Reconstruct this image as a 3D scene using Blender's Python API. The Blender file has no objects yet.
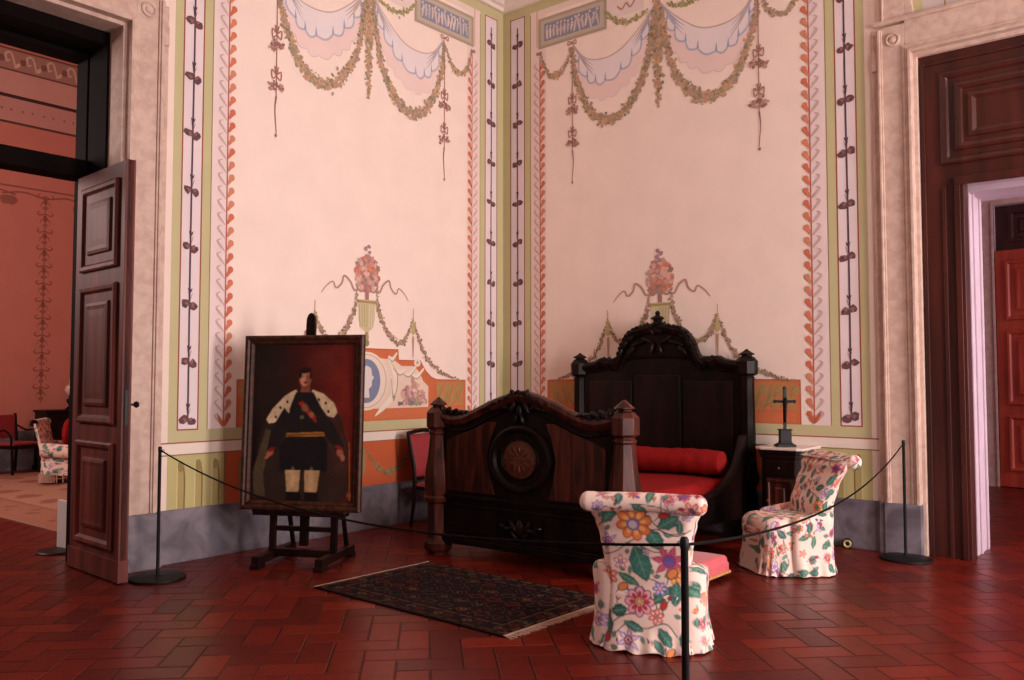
import bpy, math, random
import numpy as np
from math import sin, cos, pi, radians
random.seed(7); rng=np.random.default_rng(7)
COL=bpy.context.scene.collection
# ---------------------------------------------------------------- colours
def lin(c):
    return tuple((v/12.92 if v<=.04045 else ((v+.055)/1.055)**2.4) for v in [x/255. for x in c])
def lin4(c): return lin(c)+(1.0,)
# ---------------------------------------------------------------- materials
MATS={}
def mat(name,col=(128,128,128),rough=.6,metal=0,spec=.5,noise=0,nscale=20,bump=0,bscale=60,coat=0,sheen=0,attr=False,stretch=(1,1,1),col2=None,dist=0):
    if name in MATS: return MATS[name]
    m=bpy.data.materials.new(name); m.use_nodes=True; nt=m.node_tree; N=nt.nodes; K=nt.links
    b=N['Principled BSDF']; b.inputs['Roughness'].default_value=rough; b.inputs['Metallic'].default_value=metal
    b.inputs['Specular IOR Level'].default_value=spec; b.inputs['Coat Weight'].default_value=coat
    b.inputs['Sheen Weight'].default_value=sheen
    tc=N.new('ShaderNodeTexCoord'); mp=N.new('ShaderNodeMapping'); mp.inputs['Scale'].default_value=stretch
    K.new(tc.outputs['Object'],mp.inputs['Vector'])
    if attr:
        a=N.new('ShaderNodeAttribute'); a.attribute_name='paint'; src=a.outputs['Color']
    else:
        r=N.new('ShaderNodeRGB'); r.outputs[0].default_value=lin4(col); src=r.outputs[0]
    if noise or col2:
        nz=N.new('ShaderNodeTexNoise'); nz.inputs['Scale'].default_value=nscale; nz.inputs['Detail'].default_value=6
        nz.inputs['Distortion'].default_value=dist
        K.new(mp.outputs[0],nz.inputs['Vector'])
        if col2:
            rp=N.new('ShaderNodeValToRGB'); rp.color_ramp.elements[0].position=.38; rp.color_ramp.elements[1].position=.62
            rp.color_ramp.elements[0].color=lin4(col); rp.color_ramp.elements[1].color=lin4(col2)
            K.new(nz.outputs['Fac'],rp.inputs[0]); src=rp.outputs[0]
        if noise:
            mr=N.new('ShaderNodeMapRange'); mr.inputs[1].default_value=.25; mr.inputs[2].default_value=.75
            mr.inputs[3].default_value=1-noise; mr.inputs[4].default_value=1+noise*.5
            K.new(nz.outputs['Fac'],mr.inputs[0])
            mx=N.new('ShaderNodeVectorMath'); mx.operation='SCALE'; K.new(src,mx.inputs[0]); K.new(mr.outputs[0],mx.inputs['Scale']); src=mx.outputs[0]
    K.new(src,b.inputs['Base Color'])
    if bump:
        n2=N.new('ShaderNodeTexNoise'); n2.inputs['Scale'].default_value=bscale; n2.inputs['Detail'].default_value=4
        K.new(mp.outputs[0],n2.inputs['Vector'])
        bp=N.new('ShaderNodeBump'); bp.inputs['Strength'].default_value=bump; bp.inputs['Distance'].default_value=.01
        K.new(n2.outputs['Fac'],bp.inputs['Height']); K.new(bp.outputs[0],b.inputs['Normal'])
    MATS[name]=m; return m
M_plaster=mat('painted_plaster',rough=.85,attr=True,noise=.05,nscale=3,bump=.05,bscale=30,spec=.2)
M_tile=mat('waxed_terracotta',rough=.33,attr=True,noise=.25,nscale=14,bump=.10,bscale=18,spec=.22)
M_marble=mat('grey_marble',(104,96,104),.5,noise=.22,nscale=4,col2=(132,122,130),dist=.8,spec=.3)
M_stone=mat('pink_limestone',(200,168,154),.62,noise=.06,nscale=12,col2=(212,184,168),dist=.4,bump=.08,bscale=40,spec=.3)
M_darkwood=mat('dark_mahogany',(17,7,6),.42,noise=.5,nscale=9,stretch=(1,1,.12),col2=(30,12,9),bump=.05,bscale=40,spec=.2)
M_bedwood=mat('bed_rosewood',(14,6,5),.42,noise=.5,nscale=8,stretch=(1,1,.15),col2=(26,10,8),spec=.16)
M_veneer=mat('figured_veneer',(50,20,14),.34,noise=.5,nscale=16,stretch=(1,1,.14),col2=(84,34,22),dist=.7,spec=.28)
M_inlay=mat('inlay_veneer',(78,36,22),.34,noise=.4,nscale=30,col2=(98,50,30),spec=.45)
M_doorwood=mat('door_wood',(104,46,38),.55,noise=.4,nscale=8,stretch=(1,1,.1),col2=(126,60,50),bump=.06,bscale=40,spec=.3)
M_framewood=mat('black_stained_frame_wood',(16,7,6),.8,noise=.3,nscale=8,stretch=(1,1,.1),spec=.08)
M_oxwood=mat('oxblood_door_wood',(62,24,18),.36,noise=.35,nscale=7,stretch=(1,1,.1),col2=(76,30,23),spec=.5)
M_redwood=mat('red_door_wood',(196,76,52),.4,noise=.35,nscale=9,stretch=(1,1,.12),col2=(196,84,58),spec=.4)
M_black=mat('black_metal',(12,12,13),.5,metal=0,spec=.3)
M_rope=mat('dark_cord',(18,12,12),.9,spec=.1)
M_red=mat('red_bedding',(142,22,22),.85,noise=.2,nscale=12,sheen=0,spec=.15,bump=.3,bscale=9)
M_redchair=mat('rose_damask',(150,40,46),.7,noise=.15,nscale=50,sheen=.05)
M_pink=mat('pink_velvet',(206,88,96),.6,noise=.12,nscale=14,sheen=.25,bump=.1,bscale=20)
M_gold=mat('gold_braid',(196,140,84),.5,noise=.3,nscale=120)
M_chintz=mat('floral_chintz',rough=.62,attr=True,spec=.3,bump=.08,bscale=22)
M_canvas=mat('oil_canvas',rough=.42,attr=True,spec=.35)
M_rug=mat('wool_rug',rough=.95,attr=True,spec=.1,bump=.5,bscale=160)
M_fringe=mat('wool_fringe',(176,140,120),.9)
M_whitemarble=mat('white_marble',(226,206,196),.25,noise=.08,nscale=6,spec=.5)
M_brass=mat('aged_brass',(150,112,66),.4,metal=.7)
M_gilt=mat('worn_gilt',(92,58,34),.45,noise=.4,nscale=50,metal=.2)
M_white=mat('white_laminate',(222,214,210),.5)
M_cream=mat('cream_plaster',(236,220,208),.85,noise=.04,nscale=4)
M_lilac=mat('lilac_plaster',(196,172,184),.8,noise=.1,nscale=6)
M_carpet=mat('pale_carpet',rough=.95,attr=True,spec=.1)
M_glass=mat('lamp_glass',(214,180,160),.3,spec=.5)
# ---------------------------------------------------------------- mesh builder
class MB:
    def __init__(s): s.v=[]; s.f=[]; s.mi=[]; s.mats=[]; s.cur=0; s.cols=None; s.c=None; s.fc=[]
    def mat(s,m):
        if m not in s.mats: s.mats.append(m)
        s.cur=s.mats.index(m); return s
    def add(s,vs,fs,col=None):
        o=len(s.v); s.v.extend([tuple(map(float,p)) for p in vs])
        for f in fs: s.f.append(tuple(i+o for i in f)); s.mi.append(s.cur); s.fc.append(col)
    def box(s,a,b,col=None):
        (x0,y0,z0),(x1,y1,z1)=a,b
        x0,x1=min(x0,x1),max(x0,x1); y0,y1=min(y0,y1),max(y0,y1); z0,z1=min(z0,z1),max(z0,z1)
        s.add([(x0,y0,z0),(x1,y0,z0),(x1,y1,z0),(x0,y1,z0),(x0,y0,z1),(x1,y0,z1),(x1,y1,z1),(x0,y1,z1)],
              [(0,3,2,1),(4,5,6,7),(0,1,5,4),(1,2,6,5),(2,3,7,6),(3,0,4,7)],col); return s
    def bar(s,p,q,w,h,up=(0,0,1)):
        p=np.array(p,float);q=np.array(q,float);d=q-p;d/=np.linalg.norm(d);u=np.array(up,float)
        if abs(d@u)>.98: u=np.array((1.,0,0))
        r=np.cross(d,u);r/=np.linalg.norm(r);u=np.cross(r,d)
        vs=[]
        for e in (p,q):
            for a,b in ((-1,-1),(1,-1),(1,1),(-1,1)): vs.append(e+r*a*w/2+u*b*h/2)
        s.add(vs,[(0,1,2,3),(7,6,5,4),(0,4,5,1),(1,5,6,2),(2,6,7,3),(3,7,4,0)]); return s
    def rings(s,rings,closed=True,caps=(True,True)):
        n=len(rings[0]); o=[];fs=[]
        for r in rings: o.extend(r)
        for i in range(len(rings)-1):
            for j in range(n if closed else n-1):
                k=(j+1)%n; fs.append((i*n+j,i*n+k,(i+1)*n+k,(i+1)*n+j))
        if caps[0] and closed: fs.append(tuple(range(n-1,-1,-1)))
        if caps[1] and closed: fs.append(tuple((len(rings)-1)*n+j for j in range(n)))
        s.add(o,fs); return s
    def lathe(s,c,prof,n=24,ph=0,axis='z'):
        rs=[]
        for r,z in prof:
            ring=[]
            for k in range(n):
                a=ph+2*pi*k/n; x,y=r*cos(a),r*sin(a)
                if axis=='z': ring.append((c[0]+x,c[1]+y,c[2]+z))
                elif axis=='x': ring.append((c[0]+z,c[1]+x,c[2]+y))
                else: ring.append((c[0]+y,c[1]+z,c[2]+x))
            rs.append(ring)
        return s.rings(rs)
    def tube(s,pts,rad,n=8,flat=1.0):
        P=[np.array(p,float) for p in pts]; rs=[]; r0=None
        rad=rad if hasattr(rad,'__len__') else [rad]*len(P)
        for i,p in enumerate(P):
            d=P[min(i+1,len(P)-1)]-P[max(i-1,0)]; d/=np.linalg.norm(d)+1e-12
            if r0 is None:
                u=np.array((0,0,1.)) if abs(d[2])<.9 else np.array((1.,0,0)); r0=np.cross(d,u)
            r=r0-d*(r0@d); r/=np.linalg.norm(r); r0=r; u=np.cross(r,d)
            rs.append([p+rad[i]*(r*cos(2*pi*k/n)+u*flat*sin(2*pi*k/n)) for k in range(n)])
        return s.rings(rs)
    def prism(s,outline,fn,t0,t1):   # outline (a,b) list; fn(a,b,t)->xyz
        n=len(outline); v=[fn(a,b,t0) for a,b in outline]+[fn(a,b,t1) for a,b in outline]
        s.add(v,[tuple(range(n-1,-1,-1)),tuple(range(n,2*n))]+[(i,(i+1)%n,n+(i+1)%n,n+i) for i in range(n)]); return s
    def loops(s,rects,fn):   # concentric rect loops: (x0,x1,z0,z1,h)
        rs=[[fn(x0,z0,h),fn(x1,z0,h),fn(x1,z1,h),fn(x0,z1,h)] for x0,x1,z0,z1,h in rects]
        return s.rings(rs,caps=(False,True))
    def panel(s,x0,x1,z0,z1,prof,fn):
        return s.loops([(x0+i,x1-i,z0+i,z1-i,h) for i,h in prof],fn)
    def ell(s,c,r,n=10,m=7,R=None):
        rs=[]
        for i in range(m):
            t=-pi/2+pi*(i+.02)/(m-1+.04) if False else -pi/2+.08+(pi-.16)*i/(m-1)
            ring=[]
            for k in range(n):
                a=2*pi*k/n; p=np.array((r[0]*cos(t)*cos(a),r[1]*cos(t)*sin(a),r[2]*sin(t)))
                if R is not None: p=R@p
                ring.append(np.array(c)+p)
            rs.append(ring)
        return s.rings(rs)
    def grid(s,fn,nu,nv,u0=0,u1=1,v0=0,v1=1):
        vs=[fn(u0+(u1-u0)*i/nu,v0+(v1-v0)*j/nv) for j in range(nv+1) for i in range(nu+1)]
        w=nu+1
        s.add(vs,[(j*w+i,j*w+i+1,(j+1)*w+i+1,(j+1)*w+i) for j in range(nv) for i in range(nu)]); return s
    def build(s,name,m=None,parent=None,smooth=True,angle=35,bevel=0,vcol=None,loc=None,rz=None):
        me=bpy.data.meshes.new(name); me.from_pydata(s.v,[],s.f)
        ms=s.mats if s.mats else [m]
        for x in ms: me.materials.append(x)
        if len(ms)>1: me.polygons.foreach_set('material_index',s.mi)
        if any(c is not None for c in s.fc):
            ca=me.color_attributes.new('paint','FLOAT_COLOR','CORNER'); arr=np.ones((len(me.loops),4),np.float32)
            i=0
            for f,c in zip(s.f,s.fc):
                arr[i:i+len(f),:3]=c; i+=len(f)
            ca.data.foreach_set('color',arr.ravel())
        if vcol is not None:
            ca=me.color_attributes.new('paint','FLOAT_COLOR','POINT')
            ca.data.foreach_set('color',np.asarray(vcol,np.float32).ravel())
        if smooth:
            me.shade_smooth(); me.set_sharp_from_angle(angle=radians(angle))
        me.update()
        o=bpy.data.objects.new(name,me); COL.objects.link(o)
        if parent: o.parent=parent
        if bevel:
            b=o.modifiers.new('bevel','BEVEL'); b.width=bevel; b.segments=2; b.limit_method='ANGLE'; b.angle_limit=radians(40)
        if loc: o.location=loc
        if rz is not None: o.rotation_euler=(0,0,rz)
        return o
def thing(name,label,cat,loc=(0,0,0),rz=0,group=None):
    o=bpy.data.objects.new(name,None); COL.objects.link(o); o.location=loc; o.rotation_euler=(0,0,rz)
    o.empty_display_size=.1; return tag(o,label,cat,group)
def tag(o,label,cat,group=None,kind=None):
    o['label']=label; o['category']=cat
    if group: o['group']=group
    if kind: o['kind']=kind
    return o
def struct(o): o['kind']='structure'; return o
def dup(root,loc,rz,label,group=None):
    r=root.copy(); COL.objects.link(r); r.location=loc; r.rotation_euler=(0,0,rz); r['label']=label
    if group: r['group']=group
    for ch in list(root.children):
        c=ch.copy(); COL.objects.link(c); c.parent=r
        for g in ch.children:
            d=g.copy(); COL.objects.link(d); d.parent=c
    return r
def rotz(a): return np.array([[cos(a),-sin(a),0],[sin(a),cos(a),0],[0,0,1.]])
def spline(P,n=8):
    P=[np.array(p,float) for p in P]; P=[2*P[0]-P[1]]+P+[2*P[-1]-P[-2]]; out=[]
    for i in range(1,len(P)-2):
        for k in range(n):
            t=k/n; a,b,c,d=P[i-1:i+3]
            out.append(.5*((2*b)+(-a+c)*t+(2*a-5*b+4*c-d)*t*t+(-a+3*b-3*c+d)*t**3))
    out.append(P[-2]); return out
# ---------------------------------------------------------------- painted murals
class Mural:
    def __init__(s,fn): s.fn=fn; s.v=[]; s.f=[]; s.c=[]; s.k=0   # fn(u,z,off)->xyz
    def lift(s,ly): s.k+=1; return ly*.0012+(s.k%37)*.000008   # every stroke of paint lies a hair above the last
    def poly(s,pts,col,ly=1,raw=False):
        o=len(s.v); h=s.lift(ly); s.v.extend([s.fn(p[0],p[1],h) for p in pts]); s.f.append(tuple(range(o,o+len(pts)))); s.c.append(lin(col))
    def rect(s,u0,u1,z0,z1,col,ly=1): s.poly([(u0,z0),(u1,z0),(u1,z1),(u0,z1)],col,ly)
    def stroke(s,pts,w,col,ly=2,sp=True,n=6):
        P=spline(pts,n) if sp and len(pts)>2 else [np.array(p,float) for p in pts]
        W=w if hasattr(w,'__len__') else [w,w]
        N=len(P); L=[];R=[]
        for i,p in enumerate(P):
            d=P[min(i+1,N-1)]-P[max(i-1,0)]; d=d/(np.linalg.norm(d)+1e-9); nn=np.array((-d[1],d[0]))
            t=i/(N-1); k=t*(len(W)-1); a=int(min(k,len(W)-2)); ww=W[a]+(W[a+1]-W[a])*(k-a)
            L.append(p+nn*ww/2); R.append(p-nn*ww/2)
        o=len(s.v); c=lin(col); h=s.lift(ly)
        for i in range(N): s.v.append(s.fn(*L[i],h)); s.v.append(s.fn(*R[i],h))
        for i in range(N-1): s.f.append((o+2*i,o+2*i+1,o+2*i+3,o+2*i+2)); s.c.append(c)
    def blob(s,u,z,ru,rz,col,rot=0,ly=3,n=9,jit=.15):
        pts=[]
        for k in range(n):
            a=2*pi*k/n; j=1+random.uniform(-jit,jit); x,y=ru*cos(a)*j,rz*sin(a)*j
            pts.append((u+x*cos(rot)-y*sin(rot),z+x*sin(rot)+y*cos(rot)))
        s.poly(pts,col,ly)
    def garland(s,pts,w,cols,ly=4,dens=1.0,n=10,size=.022):
        P=spline(pts,n); N=len(P); W=w if hasattr(w,'__len__') else [w,w]
        for i in range(N-1):
            seg=np.linalg.norm(P[i+1]-P[i]); t=i/(N-1); k=t*(len(W)-1); a=int(min(k,len(W)-2)); ww=W[a]+(W[a+1]-W[a])*(k-a)
            m=max(2,int(dens*seg*ww*3600+seg*60))
            for _ in range(m):
                q=P[i]+(P[i+1]-P[i])*random.random(); d=(P[i+1]-P[i])/(seg+1e-9); nn=np.array((-d[1],d[0]))
                q=q+nn*random.gauss(0,.3)*ww; r=size*random.uniform(.45,1.1)*min(1,ww/.05+.25)
                s.blob(q[0],q[1],r,r*random.uniform(.6,1),random.choice(cols),random.random()*3,ly+random.choice((0,.4,.8)),n=7,jit=.3)
    def leafshape(s,u,z,L,W,a,col,ly=3):
        pts=[]
        for t in (0,.2,.45,.7,.9,1): pts.append((t*L,W/2*sin(pi*t**.8)))
        for t in (.9,.7,.45,.2): pts.append((t*L,-W/2*sin(pi*t**.8)))
        s.poly([(u+x*cos(a)-y*sin(a),z+x*sin(a)+y*cos(a)) for x,y in pts],col,ly)
    def into(s,mb):
        o=len(mb.v); mb.v.extend(s.v)
        for f,c in zip(s.f,s.c): mb.f.append(tuple(i+o for i in f)); mb.mi.append(mb.cur); mb.fc.append(c)
CREAM=(248,225,212); OLIVE=(200,190,146); LILAC=(234,216,216); PALE=(242,220,206); ORANGE=(206,112,74); REDLN=(160,84,66); CHAIN=(92,66,82)
GARL=[(160,146,118),(178,156,126),(150,140,116),(196,158,134),(192,150,136),(168,150,128),(206,166,132),(184,150,130),(212,160,112),(140,128,104)]
GARP=[(176,142,124),(150,120,100),(190,150,136),(140,112,92),(200,160,130),(164,130,116)]
CLOTH=(236,222,222); CLOTHSH=(186,184,198); FOLD=(160,162,184)
def cstrip(M,uc,zs,zb,ztop,stem=.012):
    M.stroke([(uc,zb),(uc+.004,zb+1.5),(uc-.003,ztop-1.4),(uc,ztop)],.016,CHAIN,3)
    for z in zs:
        for sx in (-1,1):
            M.blob(uc+sx*.036,z+(.01*sx),.042,.036,(112,78,78),0,4,8,.3); M.blob(uc+sx*.03,z+.004,.02,.02,(150,104,100),0,5,7,.4)
            M.blob(uc+sx*.05,z-.005,.016,.014,(92,72,84),0,5,6,.4)
        M.stroke([(uc,z+.03),(uc+.012,z+.11)],.007,CHAIN,4,False); M.stroke([(uc,z+.03),(uc-.02,z+.10)],.005,(150,120,120),4,False)
        M.leafshape(uc,z+.1,.05,.014,pi/2+.4,CHAIN,4); M.leafshape(uc,z+.1,.05,.014,pi/2-.4,CHAIN,4)
def leafborder(M,us,z0,z1,inner,step=.108,w=1.0):
    # orange leaves on the mural side, pale grey curls on the other
    M.stroke([(us,z0),(us,z1)],.012,(190,104,82),3,False)
    z=z0+.06; k=0
    while z<z1:
        c=random.choice([(216,126,94),(208,116,86),(222,136,104),(212,138,108)])
        # comma-shaped leaf: round head, tail running down to the stem
        cx=us+inner*.046*w
        M.blob(cx,z+.014,.028*w,.030,c,0,4,11,.04)
        M.poly([(us,z-.062),(us+inner*.018,z-.052),(us+inner*.05*w,z-.018),(cx+inner*.028*w,z+.012),(cx,z+.005),(us+inner*.016,z-.0),(us+inner*.006,z-.03)],c,4.4)
        M.stroke([(us-inner*.01,z-.07),(us-inner*.045*w,z-.03),(us-inner*.085*w,z+.02),(us-inner*.05*w,z+.045)],[.006,.022,.020,.006],(206,176,172),4,True,3)
        z+=step; k+=1
    for s_ in (-1,1): M.leafshape(us,z0-.02,.14,.035,pi/2+s_*.5,(196,104,72),5)
def swag(M,pts,wl,wide,cols=GARL):
    M.garland(pts,wl,cols)
def scallop(M,upper,lower,col,ly=2):
    U=spline(upper,6); Lw=spline(lower,6)
    # scalloped hem
    n=9; hem=[]
    P=[Lw[int(round(i*(len(Lw)-1)/n))] for i in range(n+1)]
    for i in range(n):
        a,b=P[i],P[i+1]
        for t in (0,.2,.4,.6,.8):
            q=a+(b-a)*t; d=b-a; L=np.linalg.norm(d); nn=np.array((d[1],-d[0]))/(L+1e-9)
            if nn[1]>0: nn=-nn
            hem.append(q+nn*(.05*sin(pi*t)*min(1,L/.15)))
    hem.append(P[-1])
    M.poly([tuple(p) for p in U]+[tuple(p) for p in hem[::-1]],col,ly)
    return P,hem
def drape(M,upper,lower,ghost):
    if ghost:
        P,hem=scallop(M,upper,ghost,(240,212,204),1.7)
        M.stroke(hem,.006,(206,182,190),1.8,False)
    P,hem=scallop(M,upper,lower,CLOTH)
    M.stroke(hem,.022,CLOTHSH,2.6,False); 
    for p in P[1:-1]:
        M.stroke([p,(p[0]+.004,p[1]+.09)],[.026,.002],FOLD,3,False)
    U=spline(upper,6)
    M.stroke([tuple(p) for p in U],[.010,.014,.010],(200,176,162),3,False)
    for e in (0,-1):   # gathered folds near the ties
        a=np.array(upper[e]); 
        for t in (.25,.5,.75):
            b=U[int((len(U)-1)*(.30 if e==0 else .70))]; l=spline(lower,6)[int((len(spline(lower,6))-1)*(.32 if e==0 else .68))]
            q=b+(l-b)*t
            M.stroke([a,a+(q-a)*.5+np.array((0,-.03)),q],[.012,.02,.002],random.choice([(186,176,190),(200,172,150),(176,170,188)]),3,True,4)
def tassel(M,u,ztop,zs,zend):
    M.stroke([(u,ztop),(u,zs[-1]-.1)],.010,(168,112,106),5,False)
    for z in zs:
        for s_ in (-1,1):
            M.stroke([(u,z+.12),(u+s_*.05,z+.16),(u+s_*.045,z+.08),(u,z+.11)],.013,(170,120,108),6,True,4)
            M.stroke([(u,z+.11),(u+s_*.02,z+.2)],.012,(168,116,104),6,False)
            for _ in range(14):
                M.blob(u+s_*.05+random.gauss(0,.017),z-.005*s_+random.gauss(0,.02),.017,.015,random.choice([(176,132,120),(156,112,104),(192,150,140)]),0,6+random.random()*.5,6,.3)
        for _ in range(8): M.blob(u+random.gauss(0,.02),z+.03+random.gauss(0,.015),.014,.014,(150,110,98),0,6.6,6,.3)
    M.stroke([(u,zs[-1]-.08),(u+.012,(zs[-1]+zend)/2),(u-.006,zend)],[.018,.01,.008],(150,104,98),5)
    M.blob(u,zend-.02,.014,.018,(160,110,104),0,6,6)
def bow(M,u,z,r=.05):
    for s_ in (-1,1): M.stroke([(u,z),(u+s_*r,z+r*.6),(u+s_*r*1.1,z-r*.3),(u,z)],.012,(176,124,110),6,True,4)
def mural(fn,full_left):
    M=Mural(fn)
    # green frame band above the white rail, beside the corner and beside the door
    for a,b in ((0,.12),(.34,.43),(3.94,4.03),(4.22,4.30)): M.rect(a,b,.985,6.0,OLIVE,1)
    M.rect(0,4.30,.985,1.09,OLIVE,1.2); M.rect(0,4.30,5.93,6.04,OLIVE,1.3)
    M.rect(.12,.34,1.09,5.93,LILAC,1); M.rect(4.03,4.22,1.09,5.93,LILAC,1)
    for u in (.123,.337,4.033,4.217): M.stroke([(u,1.09),(u,5.93)],.012,REDLN,2,False)
    for a,b in ((.12,.34),(4.03,4.22)):
        M.stroke([(a,1.092),(b,1.092)],.012,REDLN,2,False); M.stroke([(a,5.92),(b,5.92)],.012,REDLN,2,False)
    M.stroke([(3.945,1.09),(3.945,5.9)],.008,(150,130,80),2,False); M.stroke([(.432,1.09),(.432,5.9)],.008,(150,130,80),2,False)
    M.rect(.43,.66,1.09,5.93,(240,214,206),1); M.rect(3.76,3.94,1.09,5.93,(238,216,212),1)
    M.rect(4.30,4.36,.44,6.04,PALE,1)
    cstrip(M,.23,[1.22+.485*i for i in range(10)],1.25,5.80); 
    cstrip(M,4.125,[1.17+.4865*i for i in range(10)],1.2,5.85)
    leafborder(M,.575,1.12,5.36,1,.110); leafborder(M,3.79,1.12,5.9,-1,.117)
    # relief tablet under the cornice, grey frame, blue ground, pale figures
    M.rect(.55,1.52,5.455,5.82,(176,160,140),2); M.rect(.59,1.48,5.49,5.785,(196,180,160),2.5)
    M.rect(.64,1.43,5.53,5.745,(142,144,160),3)
    for i in range(15):
        u=.68+i*.051; h=random.uniform(.10,.17)
        M.blob(u,5.62,.017,h*.6,random.choice([(226,206,196),(212,190,184),(196,184,186)]),random.uniform(-.25,.25),4,8,.25); M.blob(u+.004,5.62+h*.62,.014,.016,(226,204,194),0,4.4,7)
        M.stroke([(u,5.65),(u+.03*random.choice((-1,1)),5.6+random.random()*.08)],.009,(220,200,192),4.3,False)
    M.stroke([(.53,5.48),(.53,5.93)],.012,(206,170,110),2,False)
    M.rect(.55,3.76,5.86,5.93,(236,214,202),1.6); 
    # ribbon swags
    A=2.17
    for s_ in (-1,1):
        f=lambda u:A+s_*(A-u) if s_<0 else u
        def g(L): return [(A+s_*(p[0]-A)*-1 if s_>0 else p[0],p[1]) for p in L]
        # side half, defined toward the corner (u from 2.17 down to .56)
        upper=g([(2.13,5.55),(1.95,5.36),(1.69,5.17),(1.43,5.13),(1.22,5.20),(1.05,5.40)])
        lower=g([(2.10,5.45),(2.0,5.25),(1.75,4.98),(1.45,4.87),(1.22,5.0),(1.06,5.36)])
        ghost=g([(2.08,5.35),(1.95,4.98),(1.75,4.78),(1.48,4.68),(1.22,4.84),(1.07,5.28)])
        drape(M,upper,lower,ghost)
        M.garland(g([(2.12,5.5),(2.09,5.26),(2.0,4.84),(1.79,4.52),(1.54,4.41),(1.29,4.57),(1.10,4.98),(1.05,5.36)]),[.03,.05,.085,.095,.06,.035],GARL,size=.024)
        M.garland(g([(1.04,5.34),(.94,5.16),(.82,5.07),(.69,5.13),(.57,5.42)]),[.02,.05,.065,.045,.02],GARL,size=.02)
        M.garland(g([(2.05,5.52),(1.88,5.46),(1.66,5.50),(1.50,5.66)]),[.03,.05,.05,.03],[(168,160,110),(150,146,100),(186,170,120)],size=.018)
        M.stroke(g([(1.92,5.72),(1.83,5.62),(1.78,5.68),(1.72,5.62),(1.66,5.67)]),.016,(184,124,112),4)
        M.poly(g([(2.0,5.55),(1.6,5.55),(1.5,5.75),(1.6,5.82),(2.0,5.82)]),(234,214,208),1.55)
        tassel(M,g([(1.045,0)])[0][0],5.36,[4.62,4.23],3.80)
        bow(M,g([(1.045,0)])[0][0],5.41); bow(M,g([(.565,0)])[0][0],5.40,.03)
    M.garland([(A,5.75),(A,5.3),(A,4.8),(A,4.42)],[.05,.075,.085,.015],GARL,size=.022)
    for du in (-.035,.035): M.stroke([(A,5.7),(A+du,5.45),(A+du*1.6,5.0)],[.03,.02,.01],(204,164,110),3)
    # ---- lower overdado with stepped orange ground
    half=[(3.66,1.09),(3.66,1.51),(3.19,1.515),(3.11,1.54),(3.03,1.60),(2.97,1.67),(2.94,1.72),(2.62,1.72),(2.61,1.83)]
    out=half+[(2*A-u,z) for u,z in half[::-1]]
    M.poly(out,ORANGE,1.4); M.stroke(half+[(2*A-u,z) for u,z in half[::-1]],.010,(176,84,50),1.7,False)
    M.rect(.72,3.62,1.105,1.205,(212,118,78),1.8)
    h2=[(3.06,1.215),(3.06,1.44),(2.98,1.50),(2.92,1.60),(2.84,1.66),(2.66,1.66),(2.55,1.72),(2.3,1.74)]
    M.poly(h2+[(2*A-u,z) for u,z in h2[::-1]],(236,208,188),2)
    for s_ in (-1,1):
        q=lambda d,z:(A+s_*d,z)
        # green rinceau panels at the outer ends
        a0,a1=1.02,1.46
        M.poly([q(a0,1.22),q(a1,1.22),q(a1,1.49),q(a0,1.49)],(194,132,84),2)
        for k in range(5):
            c=q(a0+.07+.08*k,1.34+.05*(-1)**k)
            M.stroke([q(a0+.02+.08*k,1.24),c,q(a0+.11+.08*k,1.46)],[.012,.035,.01],(156,136,86),3)
            M.stroke([c,(c[0]+.05,c[1]+.05),(c[0]+.06,c[1]),(c[0]+.02,c[1]-.03)],[.012,.02,.008],(176,150,96),3.4)
            M.blob(c[0],c[1]-.04,.03,.04,(222,120,84),.4,2.6,8,.2)
        # white acanthus scrolls round the medallion
        for (d,z,dd,zz) in ((.30,1.76,.42,1.80),(.36,1.66,.55,1.62),(.5,1.60,.70,1.66),(.62,1.58,.82,1.64),(.34,1.55,.40,1.36)):
            M.stroke([q(d,z),q((d+dd)/2,min(z,zz)-.03),q(dd,zz)],[.02,.05,.02],(240,222,204),4); M.stroke([q(d,z-.02),q((d+dd)/2,min(z,zz)-.055),q(dd,zz-.02)],[.006,.014,.004],(176,150,130),4.4)
        M.stroke([q(.30,1.75),q(.38,1.6),q(.40,1.45),q(.34,1.32),q(.22,1.22),q(.12,1.14)],[.03,.06,.045,.06,.06,.01],(242,226,206),4)
        M.stroke([q(.33,1.7),q(.42,1.58),q(.42,1.42),q(.36,1.3)],[.006,.014,.014,.006],(190,160,110),4.5)
        M.blob(*q(.72,1.70),.05,.045,(240,222,204),0,4.6,9,.15); M.blob(*q(.72,1.70),.022,.02,(200,172,150),0,5,8)
        # small figure group painted in rose and lilac
        for _ in range(70):
            t=random.random(); d=.50+.34*random.random(); zz=1.25+random.random()*(.30-abs(d-.66)*1.1)
            M.blob(*q(d,zz),.022,.03,random.choice([(204,150,146),(176,132,146),(226,176,156),(150,120,130),(186,160,120),(160,150,132),(214,160,150)]),random.random()*3,5+random.random(),7,.3)
        for _ in range(22): M.blob(*q(.46+.42*random.random(),1.25+.03*random.random()),.03,.014,random.choice([(130,110,116),(150,130,120),(168,140,130)]),0,5.5,7,.3)
    M.blob(A,1.50,.30,.30,(238,216,196),0,5,28,0); M.blob(A,1.50,.275,.275,(206,176,150),0,5.4,28,0); M.blob(A,1.50,.26,.265,(236,214,198),0,5.8,28,0)
    M.blob(A,1.50,.185,.225,(126,132,156),0,6.2,28,0)
    M.poly([(A-.04,1.33),(A+.07,1.33),(A+.05,1.42),(A+.08,1.50),(A+.055,1.56),(A+.05,1.62),(A,1.66),(A-.06,1.63),(A-.07,1.56),(A-.10,1.54),(A-.07,1.50),(A-.07,1.45),(A-.03,1.42)],(222,206,200),6.8)
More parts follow.
